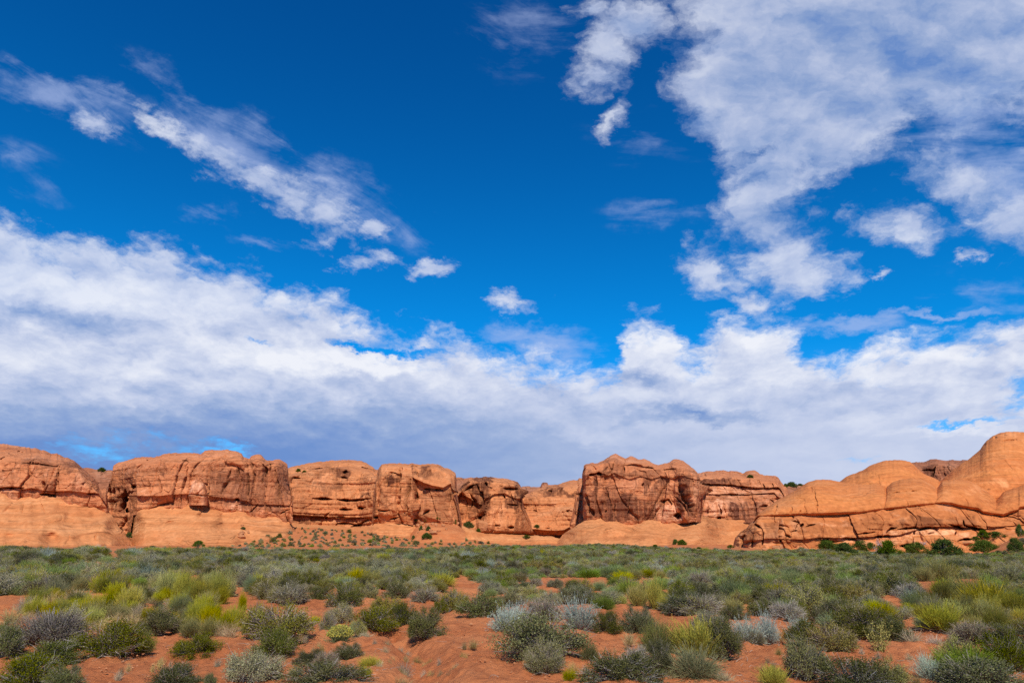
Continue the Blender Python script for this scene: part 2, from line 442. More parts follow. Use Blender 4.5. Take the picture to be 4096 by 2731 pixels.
def soil_mat(name, a, b, dk):
    m, t = new_mat(name)
    co = t.n('ShaderNodeTexCoord').outputs['Object']
    n0 = t.noise(co, 0.35, 5, 0.6).outputs['Fac']
    n1 = t.noise(co, 2.6, 7, 0.65, 0.5).outputs['Fac']
    n2 = t.noise(t.mapping(co, (1, 1.8, 1)), 14.0, 6, 0.7).outputs['Fac']
    n3 = t.noise(co, 90.0, 3, 0.6).outputs['Fac']
    c = t.mix(t.ss(n0, 0.36, 0.64), rgb(*a), rgb(*b))
    c = t.mix(t.m('MULTIPLY', t.ss(n1, 0.50, 0.64), 0.55), c, rgb(*dk))
    c = t.mix(t.m('MULTIPLY', t.ss(n2, 0.60, 0.70), 0.55), c, rgb(*[q * .62 for q in dk]))
    c = t.mix(t.m('MULTIPLY', t.ss(n3, 0.62, 0.72), 0.35), c, rgb(.62, .33, .2))
    h = t.m('ADD', t.m('MULTIPLY', n1, 1.0), t.m('ADD', t.m('MULTIPLY', n2, 0.55), t.m('MULTIPLY', n3, 0.10)))
    bp = t.n('ShaderNodeBump', {'Height': h, 'Strength': 1.0, 'Distance': 0.07})
    finish(t, c, 0.95, bp.outputs[0], 0.08)
    return m


M_SOIL = soil_mat('red_sand', (.56, .198, .074), (.47, .146, .051), (.31, .090, .034))
M_MOUND = soil_mat('orange_mound_sand', (.56, .20, .072), (.50, .155, .052), (.43, .125, .042))


def leaf_mat(name, c1, c2, c3=None, trans=0.12, vary=0.34):
    m, t = new_mat(name)
    ti = t.n('ShaderNodeAttribute', attribute_name='tint').outputs['Fac']
    rnd = t.n('ShaderNodeObjectInfo').outputs['Random']
    c = t.mix(ti, rgb(*c1), rgb(*c2))
    if c3:
        c = t.mix(t.m('MULTIPLY', t.ss(ti, 0.78, 0.97), 0.8), c, rgb(*c3))
    hsv = t.n('ShaderNodeHueSaturation', {'Hue': t.lin(rnd, 0, 1, 0.5 - 0.03 * vary * 2, 0.5 + 0.02 * vary * 2), 'Saturation': t.lin(t.m('FRACT', t.m('MULTIPLY', rnd, 7.3)), 0, 1, 1 - vary, 1 + vary * .6),
                                          'Value': t.lin(t.m('FRACT', t.m('MULTIPLY', rnd, 13.7)), 0, 1, 1 - vary, 1 + vary), 'Color': c}).outputs[0]
    d = t.n('ShaderNodeBsdfDiffuse', {'Color': hsv})
    tr = t.n('ShaderNodeBsdfTranslucent', {'Color': hsv})
    mx = t.n('ShaderNodeMixShader', {0: trans, 1: d.outputs[0], 2: tr.outputs[0]})
    t.n('ShaderNodeOutputMaterial', {0: mx.outputs[0]})
    return m


L_DARK = leaf_mat('dark_green_leaves', (.060, .069, .011), (.170, .166, .031), (.26, .24, .056))
L_GREY = leaf_mat('grey_green_leaves', (.180, .163, .040), (.375, .332, .092), (.49, .42, .15))
L_YEL = leaf_mat('yellow_green_stems', (.22, .22, .018), (.46, .40, .035), (.60, .48, .05), 0.2)
L_GRN = leaf_mat('fresh_green_stems', (.140, .195, .038), (.29, .34, .085), (.42, .41, .13), 0.2)
L_OLV = leaf_mat('olive_stems', (.135, .140, .035), (.27, .25, .065), (.40, .33, .10), 0.3)
L_SIL = leaf_mat('silver_leaves', (.24, .29, .20), (.42, .46, .35), None, 0.2)
L_FLO = leaf_mat('yellow_flower_heads', (.42, .36, .02), (.62, .54, .06), None, 0.3, .1)
L_DRY = leaf_mat('dry_straw_blades', (.36, .26, .11), (.56, .43, .22), None, 0.3)
L_TWG = leaf_mat('grey_twigs', (.15, .115, .085), (.32, .26, .20), (.44, .375, .30), 0.0)
L_BRN = leaf_mat('brown_twigs', (.20, .12, .075), (.36, .24, .16), None, 0.0)
L_JUN = leaf_mat('juniper_foliage', (.045, .078, .009), (.140, .185, .024), (.23, .26, .045), 0.2, .15)
L_ORG = leaf_mat('orange_dry_leaves', (.40, .20, .03), (.58, .34, .05), None, 0.2, .1)
M_BARK = leaf_mat('grey_bark', (.16, .12, .095), (.24, .19, .16), None, 0.0)
M_DEAD = leaf_mat('bleached_deadwood', (.34, .29, .28), (.46, .41, .40), None, 0.0, .05)

# ------------------------------------------------------------------ ground
MS = 0.42517


def kx(ox, s=MS):
    return lambda pts: [(ox + x * s, 1680 + y * s) for x, y in pts]


k1, k2, k3 = kx(0), kx(900), kx(1800)
k4, k5 = kx(2600, .39545), kx(3200, .39545)


def poly(pts, px):
    pts = sorted(pts)
    return np.interp(px, [p[0] for p in pts], [p[1] for p in pts])


GULLY = np.array([(1560, 2520), (1640, 2570), (1690, 2600), (1660, 2640), (1720, 2700), (1700, 2790)], float)


def _ground0(x, y):
    """large shape of the plain"""
    D = np.maximum(y, 0.5)
    r = x / D
    L, R = smooth(-0.15, -0.60, r), smooth(0.22, 0.6, r)
    z = L * 0.55 * smooth(14, 46, D) * (1 - 0.9 * smooth(55, 110, D))
    z = z - R * 1.15 * smooth(30, 105, D)
    z = z + smooth(0.64, 0.73, r) * 3.4 * smooth(92, 126, D)
    return z


def groove_field(px, py, pts, w):
    """falloff of a tapering crack that follows a polyline"""
    P = np.array(pts, float)
    ln = np.hypot(*np.diff(P, axis=0).T)
    tot, acc = ln.sum(), 0.0
    q = np.zeros(np.shape(px))
    near = (px > P[:, 0].min() - 4 * w) & (px < P[:, 0].max() + 4 * w) & (py > P[:, 1].min() - 4 * w) & (py < P[:, 1].max() + 4 * w)
    if not near.any():
        return q
    x, y = px[near], py[near]
    best = np.zeros(x.shape)
    for (ax, ay), (bx, by), L in zip(P[:-1], P[1:], ln):
        vx, vy = bx - ax, by - ay
        t = np.clip(((x - ax) * vx + (y - ay) * vy) / (vx * vx + vy * vy + 1e-9), 0, 1)
        d = np.hypot(x - ax - t * vx, y - ay - t * vy)
        s = (acc + t * L) / tot
        tp = np.sqrt(np.clip(np.sin(np.pi * np.clip(s, .02, .98)), 0, 1)) * (0.72 + 0.38 * vnoise(s * tot / 22 + ax, 0 * s, 0 * s, 5))
        best = np.maximum(best, np.exp(-np.abs(d / (w * np.maximum(tp, .15))) ** 2.6) * (0.4 + 0.6 * tp))
        acc += L
    q[near] = best
    return q


def seg_dist(px, py, pts):
    d = np.full(np.shape(px), 1e9)
    for (ax, ay), (bx, by) in zip(pts[:-1], pts[1:]):
        vx, vy = bx - ax, by - ay
        t = np.clip(((px - ax) * vx + (py - ay) * vy) / (vx * vx + vy * vy + 1e-9), 0, 1)
        d = np.minimum(d, np.hypot(px - ax - t * vx, py - ay - t * vy))
    return d


def at_ground(px, py):
    """where the view ray of a pixel meets the plain: x, y"""
    u, v = chart(px, py)
    D = EYE / max(1e-4, -float(v))
    D = min(D, 400)
    for _ in range(25):
        z = float(_ground0(np.float64(u * D), np.float64(D)))
        D = 0.5 * D + 0.5 * min(400, (EYE - z) / max(2e-3, -float(v)))
    return float(u * D), float(D)


GUL = np.array([at_ground(a, b) for a, b in GULLY])


def ground_z(x, y):
    x, y = np.asarray(x, float), np.asarray(y, float)
    z = _ground0(x, y)
    fade = smooth(2, 8, np.hypot(x, y))
    z = z + 0.10 * fade * fbm(x / 5.5, y / 5.5, 0 * x, 3, 5)
    d = seg_dist(x, y, GUL)
    w = 0.30 + 0.10 * vnoise(x * 1.7, y * 1.7, 0 * x, 8)
    z = z - 0.26 * np.exp(-(d / w) ** 2) + 0.20 * smooth(25, 60, y) * fbm(x / 14, y / 14, 0 * x, 3, 6)
    return z


def build_ground():
    a = np.radians(np.concatenate([np.arange(-180, -44, 4), np.arange(-44, 44.01, 0.11), np.arange(48, 181, 4)]))
    r = np.concatenate([[0.0, 3.0], np.geomspace(6.0, 30, 330), np.geomspace(30.3, 200, 190), np.geomspace(210, 6000, 25)])
    A, Rr = np.meshgrid(a, r)
    x, y = Rr * np.sin(A), Rr * np.cos(A)
    z = ground_z(x, y)
    near = smooth(60, 20, Rr)
    z = z + near * 0.035 * np.tanh(5 * fbm(x / 1.5, y / 1.0, 0 * x, 5, 27)) * smooth(-.2, .3, fbm(x / 3, y / 3, 0 * x, 2, 31))
    z = z + near * (0.045 * fbm(x / .6, y / .6, 0 * x, 4, 21) + 0.026 * fbm(x / .13, y / .2, 0 * x, 3, 22))
    z = z + near * 0.03 * np.tanh(3 * fbm(x / 0.8, y / 1.1, 0 * x, 4, 29)) * smooth(.1, .5, fbm(x / 2.5, y / 2.5, 0 * x, 2, 30))
    V = np.stack([x, y, z], -1).reshape(-1, 3)
    o = link('ground', mesh('ground', V, grid_faces(len(r), len(a)), M_SOIL))
    tag(o, 'red sandy ground of the desert plain', kind='structure')


build_ground()


# ------------------------------------------------------------------ rock sheets
def cliff_disp(x, y, z, s, bulge=1.6, crack=1.6, ledge=0.22, block=0.7, fine=0.3):
    wx = x + 2.6 * fbm(x / 9, y / 9, z / 14, 3, s)
    zz = z + 1.0 * fbm(x / 26, y / 26, z / 20, 2, s + 3) + 0.02 * x
    d = bulge * fbm(x / 16, y / 16, z / 24, 3, s + 5)
    c1 = np.abs(vnoise(wx / 6.0, 0 * x + .3, z / 55, s + 7))
    gate = smooth(-.1, .5, vnoise(wx / 14, 0 * x, z / 16, s + 9))
    d = d + crack * np.exp(-(c1 / .075) ** 2) * (0.45 + 0.55 * gate)
    st = fbm(0 * x + .5, x / 90, zz / 1.9, 3, s + 11)
    d = d + ledge * np.tanh(3.2 * st) + 0.6 * ledge * np.exp(-(np.abs(vnoise(x / 60, 0 * x, zz / 3.3, s + 13)) / .07) ** 2)
    v, e = cells(wx / 5.0, zz / 20, s + 15)
    d = d + block * v * 1.1 + 0.9 * block * np.exp(-(e / .05) ** 2)
    v2, e2 = cells(wx / 1.9 + 3, zz / 2.2, s + 17)
    d = d + block * 0.30 * v2
    return d + fine * fbm(x / 1.6, y / 1.6, z / 1.6, 4, s + 19)


def apron_disp(x, y, z, s, bulge=0.9, ledge=0.16, fine=0.07, crack=0.25, **k):
    zz = z + 0.5 * fbm(x / 26, y / 26, z / 9, 2, s)
    d = bulge * fbm(x / 12, y / 12, z / 9, 3, s + 5)
    d = d + ledge * np.tanh(3 * fbm(0 * x + .5, x / 80, zz / 0.9, 3, s + 11))
    c1 = np.abs(vnoise((x + 2 * fbm(x / 7, y / 7, z / 9, 2, s + 2)) / 8.0, 0 * x, z / 30, s + 7))
    d = d + crack * np.exp(-(c1 / .05) ** 2)
    return d + fine * fbm(x / 1.4, y / 1.4, z / 1.4, 4, s + 19)


def line(py, d):
    return (py, d)


EASE = {'lin': lambda t: t, 'round': lambda t: 1 - np.sqrt(np.maximum(0, 1 - t * t)), 'soft': lambda t: t ** 1.8,
        'hollow': lambda t: np.sqrt(np.maximum(0, 1 - (1 - t) ** 2))}


def relief(name, lines, eases, mat, parent, seed, disp=cliff_disp, back=25.0, step=2.3, lat=0.0, jag=3.0, grooves=(), stain_shades=(), pales=(), kw=None, pocks=(), px=None, drop=None, slope=None):
    """A rock body: rows of points from its foot over its front to its skyline and down its back.
    lines: (outline in photograph pixels, distance in metres), foot first."""
    top = sorted(lines[-1][0])
    p0, p1 = (top[0][0], top[-1][0]) if px is None else px
    n = max(8, int((p1 - p0) / step))
    PX = np.linspace(p0, p1, n)
    lp, ld = [], []
    for py, d in lines:
        lp.append(poly(py, PX) if isinstance(py, list) else np.full(n, float(py)))
        ld.append(poly(d, PX) if isinstance(d, list) else np.full(n, float(d)))
    jg = jag * fbm(PX / 45, 0 * PX + seed, 0 * PX, 4, seed + 40) + .5 * jag * np.tanh(3 * fbm(PX / 16, 0 * PX, 0 * PX + seed, 3, seed + 41))
    lp[-1] = lp[-1] + jg
    for i in range(len(lp) - 2, 0, -1):
        lp[i] = np.maximum(lp[i], lp[i + 1] + 1.0)
    lp[0] = np.maximum(lp[0], lp[1] + 2)
    s = np.linspace(-1, 1, n)
    lr = lat * (1 - np.sqrt(np.maximum(0, 1 - np.abs(s) ** 2.6)))
    rows_p, rows_d, T = [], [], []
    for i in range(len(lp) - 1):
        m = max(2, int(np.max(lp[i] - lp[i + 1]) / step))
        for j in range(m + (1 if i == len(lp) - 2 else 0)):
            t = j / m
            rows_p.append(lp[i] * (1 - t) + lp[i + 1] * t)
            e = EASE[eases[i]](t)
            rows_d.append(ld[i] * (1 - e) + ld[i + 1] * e + lr)
            T.append((i + t) / (len(lp) - 1))
    P, D = np.array(rows_p), np.array(rows_d)
    if slope:                                   # a slope of even steepness below its upper edge
        kb, kt = slope
        ztop = EYE + chart(PX, lp[-1])[1] * ld[-1]
        ker = np.exp(-(np.arange(-60, 61) / 14.0) ** 2)
        zs = np.convolve(np.pad(ztop, 60, 'edge'), ker / ker.sum(), 'valid')
        ds_ = np.convolve(np.pad(ld[-1] + lr, 60, 'edge'), ker / ker.sum(), 'valid')
        vv = chart(np.broadcast_to(PX, P.shape), P)[1]
        kk = kb + (kt - kb) * np.array(T)[:, None] ** 2
        zs = zs[None] + 0.9 * fbm(P / 60, np.broadcast_to(PX, P.shape) / 70, 0 * P, 2, seed + 90)
        D = (ds_[None] - kk * (zs - EYE)) / (1 - kk * vv)
    PXg = np.broadcast_to(PX, P.shape)
    u, v = chart(PXg, P)
    x, y, z = u * D, D, EYE + v * D
    dd = disp(x, y, z, seed, **(kw or {}))
    tt = np.array(T)[:, None]
    dd = dd * (0.25 + 0.75 * smooth(1.0, 0.86, tt))
    sh = 0.28 * dd if disp is cliff_disp else np.zeros_like(dd)      # clefts run in at a slant
    wpx = PXg + 6 * fbm(x / 3, y / 3, z / 3, 3, seed + 50)
    wpy = P + 4 * fbm(x / 3, y / 3, z / 3, 3, seed + 51)
    for gp, w, dep, *ex in grooves:
        q = groove_field(wpx, wpy, gp, w * 1.2)
        dep = dep * 1.05
        dd = dd + dep * q
        if ex:
            sh = sh + ex[0] * q
    for cx, cy, rx, ry, dep in pocks:
        q = ((wpx - cx) / rx) ** 2 + ((wpy - cy) / ry) ** 2
        dd = dd + dep * np.exp(-q ** 3)
    D = D + dd
    stain_shade, pale = np.zeros_like(D), np.zeros_like(D)
    fx, fy = PXg + 22 * fbm(x / 5, y / 5, z / 5, 3, seed + 60), P + 22 * fbm(x / 4, y / 4, z / 7, 3, seed + 61)
    for arr, src in ((stain_shade, stain_shades), (pale, pales)):
        for cx, cy, rx, ry, a in src:
            q = np.maximum(np.abs(fx - cx) / rx, np.abs(fy - cy) / ry)
            np.maximum(arr, a * smooth(1.12, .88, q), out=arr)
    x, y, z = u * D + sh, D, EYE + v * D
    # the back
    bx, by, bz, bs = [x], [y], [z], 8
    dr = (np.max(z) + 4) if drop is None else drop
    for j in range(1, bs + 1):
        t = j / bs
        nd = y[-1] + back * t + 1.2 * fbm(x[-1] / 8, 0 * x[-1] + t * 3, 0 * x[-1], 2, seed + 70) * math.sin(math.pi * t)
        bx.append((x[-1] + u[-1] * back * t)[None])
        by.append(nd[None])
        bz.append((z[-1] - dr * (t ** 1.7) - 0.2 * t)[None])
    X, Y, Zz = np.concatenate(bx), np.concatenate(by), np.concatenate(bz)
    pad = np.zeros((bs, n))
    V = np.stack([X, Y, Zz], -1).reshape(-1, 3)
    me = mesh(name, V, grid_faces(X.shape[0], n), mat, True,
              {'stain_shade': np.concatenate([stain_shade, pad]).ravel(), 'pale': np.concatenate([pale, pad]).ravel()})
    o = link(name, me, parent)
    if parent is not None:
        o.location = -parent.location
    return o


def thing(name, label, cat, loc=(0, 0, 0), group=None):
    o = link(name, None)
    o.location = loc
    o.empty_display_size = 0.3
    return tag(o, label, cat, group)


def shift(pts, dy=0, dx=0):
    return [(a + dx, b + dy) for a, b in pts]


# ------------------------------------------------------------------ the rock formations, far to near
def rocks():
    # --- glimpses of higher country behind the cliffs
    o = relief('distant_slope', [(k1([(760, 800), (1100, 800)]), 200), (k1([(740, 455), (800, 452), (870, 456), (960, 466), (1040, 470), (1110, 478)]), 214)], ['lin'],
               M_FAR, None, 301, apron_disp, back=30)
    tag(o, 'low brush-topped rock slope seen in the gap between the two left buttes', 'rock slope')
    o = relief('distant_ledge', [(k3([(-120, 800), (340, 800)]), 262), (k3([(-110, 545), (-40, 532), (0, 526), (100, 536), (200, 546), (330, 556)]), 278)], ['soft'],
               M_FAR, None, 303, apron_disp, back=40)
    tag(o, 'far flat rock ledge peeping out between the pillar butte and the small block-topped butte', 'rock ledge')
    o = relief('distant_slope', [(k3([(560, 820), (900, 820)]), 270), (k3([(560, 650), (640, 628), (700, 622), (780, 626), (900, 632)]), 288)], ['soft'],
               M_FAR, None, 305, apron_disp, back=40)
    tag(o, 'pale yellowish slope behind the saddle under the round knob of rock', 'rock slope')
    o = relief('distant_ledge', [(k4([(1280, 820), (1700, 820)]), 262), (k4([(1280, 670), (1360, 656), (1420, 640), (1500, 648), (1640, 650)]), 276)], ['soft'],
               M_FAR, None, 307, apron_disp, back=40)
    tag(o, 'far brown ledge in the notch left of the orange dome ridge', 'rock ledge')
    o = relief('distant_cliff', [(k5([(1040, 700), (1740, 700)]), 300), (k5([(1040, 500), (1190, 492), (1300, 500), (1400, 470), (1740, 480)]), 303),
                                 (k5([(1040, 442), (1110, 420), (1180, 414), (1250, 420), (1300, 404), (1400, 396), (1500, 397), (1620, 402), (1740, 405)]), 330)],
               ['lin', 'round'], M_FAR, None, 309, back=40, grooves=[(k5([(1340, 600), (1370, 470)]), 5, 5, 2), (k5([(1250, 500), (1360, 520)]), 4, 3)],
               stain_shades=[(*k5([(1330, 530)])[0], 30, 30, .8)])
    tag(o, 'dark red far cliff seen in the dip between the orange dome and the tallest dome', 'cliff')

    # --- A: left butte
    t = thing('sandstone_butte', 'banded red butte on a smooth pale slickrock slope at the left end of the cliffs', 'butte', (-98, 150, 0))
    out = k1([(-1500, 330), (-900, 240), (-500, 200), (-120, 214), (0, 221), (50, 228), (150, 240), (250, 262), (320, 265), (420, 284), (470, 312), (560, 325), (600, 345), (680, 365), (740, 408), (790, 455),
              (850, 520), (900, 560), (925, 600), (935, 640), (1000, 645), (1010, 690), (1014, 800)])
    led = k1([(-120, 646), (0, 648), (100, 640), (240, 652), (300, 640), (400, 664), (540, 672), (660, 668), (780, 680), (830, 690), (960, 690), (1014, 800)])
    foot = k1([(-120, 668), (0, 668), (240, 680), (360, 700), (540, 735), (760, 772), (850, 792), (980, 796), (1014, 830)])
    relief('cliff_face', [(shift(foot, 30), 150), (foot, 149.5), (led, 149.9), (shift(led, -2), 148.7),
                          (k1([(-120, 360), (0, 370), (300, 400), (540, 440), (740, 470), (880, 600), (1014, 800)]), [(0, 151), (330, 150), (430, 156)]), (out, [(0, 172), (330, 168), (430, 160)])],
           ['lin', 'lin', 'lin', 'round', 'soft'], M_CLIFF, t, 11, back=40,
           grooves=[(k1([(270, 400), (285, 370), (276, 320)]), 4, 2.0, 1), (k1([(545, 560), (548, 440)]), 4, 2.0, 1.2), (k1([(405, 650), (412, 530)]), 4, 3.0, 2.0), (k1([(545, 660), (548, 570)]), 5, 2, 1.2), (k1([(800, 560), (850, 610), (870, 660)]), 5, 3, 2),
                    (k1([(0, 636), (120, 640), (230, 638)]), 4, 3.0), (k1([(230, 400), (420, 420), (540, 440)]), 3, 1.5), (k1([(0, 470), (120, 478)]), 3, 1.2), (k1([(320, 415), (330, 380)]), 3, 1.0),
                    (k1([(830, 690), (940, 688)]), 3, 2.0), (k1([(770, 675), (790, 600), (815, 570)]), 4, 2, 1.5), (k1([(370, 695), (520, 718)]), 6, 3.0), (k1([(150, 295), (210, 300)]), 3, 2), (k1([(400, 292), (460, 300)]), 3, 2), (k1([(880, 470), (925, 600)]), 5, 3, 1)],
           stain_shades=[(*k1([(470, 590)])[0], 28, 24, .6), (*k1([(640, 440)])[0], 44, 14, .7), (*k1([(330, 400)])[0], 60, 10, .5)],
           kw=dict(crack=1.2, block=.6))
    aout = k1([(-1500, 700), (-120, 660), (0, 660), (240, 672), (360, 694), (540, 730), (760, 768), (850, 790), (980, 792), (1040, 880), (1080, 930), (1110, 1000), (1170, 1060), (1225, 1130), (1240, 1160), (1246, 1290)])
    relief('slickrock_apron', [(2250, 150), (aout, 150)], ['lin'],
           M_APRON, t, 13, apron_disp, back=8, jag=2, slope=(1.9, 1.3),
           grooves=[(k1([(20, 880), (110, 765)]), 4, 1.0, .5), (k1([(200, 870), (210, 770)]), 5, 1.2, .8), (k1([(410, 880), (380, 770)]), 4, 1.0, .6), (k1([(290, 850), (300, 790)]), 4, .8, .5), (k1([(240, 720), (275, 690)]), 4, .8), (k1([(890, 1130), (900, 1060)]), 3, .6), (k1([(640, 1130), (650, 1060)]), 3, .6, .3)],
           stain_shades=[(*k1([(880, 1000)])[0], 30, 10, .35)], drop=6)

    # --- B: second butte
    t = thing('sandstone_butte', 'broad red butte with a cave slit at one end and stubby pillars at the other', 'butte', (-60, 162, 0))
    out = k1([(985, 905), (996, 720), (1008, 660), (1022, 600), (1042, 555), (1058, 500), (1068, 435), (1100, 405), (1180, 380), (1300, 350), (1400, 348), (1450, 352), (1550, 322), (1640, 308),
              (1730, 303), (1890, 320), (1930, 288), (2000, 280), (2120, 278), (2220, 285), (2270, 310), (2300, 345), (2352, 352)]) + \
        k2([(60, 348), (100, 352), (180, 348), (215, 352), (240, 338), (280, 325), (330, 325), (355, 350), (380, 375), (400, 380), (430, 372), (530, 376), (590, 410), (612, 440), (622, 520), (624, 700), (612, 800), (608, 890)][2:])
    foot = k1([(985, 1085), (1100, 1090), (1180, 1090), (1235, 960), (1250, 820), (1330, 812), (1500, 812), (1620, 808), (1660, 795), (1780, 797), (1900, 787), (2000, 818), (2150, 838), (2330, 852)]) + \
        k2([(100, 846), (170, 852), (240, 872), (400, 882), (460, 892), (608, 900)])
    led = k1([(985, 722), (1260, 716), (1500, 716), (1700, 697), (1900, 702), (2000, 724), (2330, 764)]) + k2([(240, 792), (400, 796), (608, 806)])
    relief('cliff_face', [(shift(foot, 30), [(420, 172), (500, 170), (545, 161), (1160, 161)]), (foot, [(420, 171), (500, 169), (545, 160.5), (1160, 160.5)]), (led, [(420, 171), (520, 168), (545, 160.5), (1160, 161)]),
                          (shift(led, -2), [(420, 171), (520, 167.5), (545, 159.7), (1160, 160.4)]),
                          (k1([(985, 725), (1060, 560), (1200, 500), (1500, 470), (1900, 440), (2330, 430)]) + k2([(200, 420), (350, 430), (500, 460), (608, 660)]), [(420, 172), (470, 169), (545, 162), (1100, 161), (1160, 168)]),
                          (out, [(420, 175), (500, 176), (1100, 174), (1160, 170)])],
           ['lin', 'lin', 'lin', 'lin', 'round'], M_CLIFF, t, 17, back=40,
           grooves=[(k1([(1170, 650), (1160, 720), (1140, 800), (1118, 860)]), 9, 14, 5), (k1([(1190, 690), (1180, 700)]), 8, 12), (k1([(1180, 850), (1200, 855)]), 9, 8), (k1([(1235, 605), (1262, 640)]), 6, 5, 1),
                    (k1([(1010, 600), (1030, 800), (1035, 880)]), 6, 5, 2), (k1([(1065, 620), (1055, 860)]), 5, 3, 1.5), (k1([(1100, 640), (1120, 840)]), 4, 2, 1), (k1([(1400, 560), (1408, 700)]), 3.5, 2, 1), (k1([(1500, 530), (1508, 700)]), 4, 3, 2),
                    (k1([(1700, 690), (1760, 440)]), 4, 2.2, 1), (k1([(1690, 780), (1705, 700)]), 4, 2, 1), (k1([(2070, 720), (2110, 600), (2150, 470)]), 4, 3, 1.8), (k1([(1915, 690), (1945, 560)]), 4, 2.5, 2), (k1([(1935, 720), (1945, 660), (1920, 590)]), 5, 4, 2.5),
                    (k2([(210, 780), (222, 500), (200, 400)]), 4, 3, 2), (k2([(345, 600), (365, 460), (350, 390)]), 5, 3.5, 2), (k2([(485, 800), (470, 560), (455, 470)]), 5, 5, 3), (k2([(110, 430), (100, 560)]), 4, 2.5, 1.5), (k2([(265, 400), (280, 600)]), 4, 2, 1),
                    (k2([(410, 380), (400, 520)]), 4, 2.5, 1), (k2([(20, 560), (0, 640)]), 4, 2), (k1([(1380, 378), (1410, 380)]), 3, 2), (k1([(1730, 375), (1780, 385)]), 3, 2.4), (k1([(2190, 745), (2250, 752)]), 4, 3), (k2([(90, 745), (130, 750)]), 5, 3),
                    (k2([(500, 880), (600, 840)]), 4, 2), (k2([(405, 870), (410, 800)]), 4, 2, 1), (k2([(240, 865), (300, 790)]), 4, 1.5), (k2([(600, 640), (640, 600)]), 6, 3)],
           stain_shades=[(*k1([(2180, 640)])[0], 60, 60, .75), (*k1([(2050, 620)])[0], 40, 70, .6), (*k2([(170, 640)])[0], 30, 50, .8), (*k2([(290, 640)])[0], 28, 90, .6), (*k2([(430, 650)])[0], 30, 80, .5), (*k2([(540, 640)])[0], 22, 70, .6),
                   (*k1([(1500, 480)])[0], 12, 8, .8), (*k1([(1080, 720)])[0], 30, 60, .5), (*k2([(440, 840)])[0], 40, 16, .7), (*k1([(2250, 700)])[0], 60, 40, .6)],
           pales=[(*k1([(1860, 640)])[0], 28, 30, .8), (*k2([(120, 800)])[0], 16, 16, .7)])
    # the leaning rounded flake on its front
    relief('leaning_flake', [(k1([(1775, 800), (1960, 800)]), 157.5), (k1([(1775, 700), (1960, 700)]), 157), (k1([(1776, 690), (1790, 640), (1810, 595), (1850, 560), (1890, 555), (1920, 580), (1945, 650), (1958, 700)]), 161)],
           ['lin', 'round'], M_CLIFF, t, 19, back=3, lat=3, jag=1, pales=[(*k1([(1850, 640)])[0], 34, 30, .9)], grooves=[(k1([(1780, 698), (1950, 715)]), 3, 1)], drop=4, kw=dict(bulge=.3, crack=.2, block=.3))
    aout = k1([(1150, 1290), (1180, 1180), (1215, 1110), (1245, 1060), (1258, 960), (1262, 830), (1330, 806), (1500, 806), (1620, 800), (1650, 786), (1780, 790), (1900, 780), (2000, 810), (2150, 830), (2330, 844)]) + \
        k2([(100, 840), (170, 846), (240, 866), (400, 876), (460, 886), (580, 888), (600, 930), (640, 1000), (690, 1080), (720, 1230)])
    relief('slickrock_apron', [(2250, 162), (aout, [(490, 166), (545, 162), (1150, 162), (1210, 165)])], ['lin'],
           M_APRON, t, 23, apron_disp, back=9, jag=2, drop=7, slope=(2.0, 1.1),
           grooves=[(k1([(1850, 930), (1890, 880), (1920, 840)]), 6, 1.6, .8), (k1([(1600, 1200), (1610, 1150)]), 3, .6), (k1([(2040, 980), (2100, 970)]), 6, 1.0), (k1([(1560, 970), (1640, 940)]), 5, .9)],
           pales=[(*k1([(1290, 960)])[0], 14, 44, 1.0)], stain_shades=[(*k1([(1240, 930)])[0], 14, 46, .9), (*k1([(1600, 960)])[0], 30, 12, .35), (*k1([(2060, 890)])[0], 14, 6, .5), (*k1([(2030, 970)])[0], 26, 14, .35)])

    # --- C: amphitheatre wall
    t = thing('amphitheatre_wall', 'hollowed orange wall with two long dark slots, between the broad red butte and the pillar butte', 'rock wall', (-44, 200, 0))
    out = k2([(540, 470), (580, 460), (625, 445), (700, 430), (800, 408), (900, 394), (980, 384), (1100, 374), (1170, 369), (1250, 379), (1330, 398), (1390, 432), (1412, 458), (1440, 462), (1520, 450)])
    lip = k2([(540, 875), (600, 885), (700, 896), (930, 912), (1060, 925), (1300, 920), (1520, 900)])
    dd = [(1100, 0), (1170, 3), (1290, 10), (1440, 8), (1500, 0), (1560, -4)]
    D = lambda b: [(a, b + q) for a, q in dd]
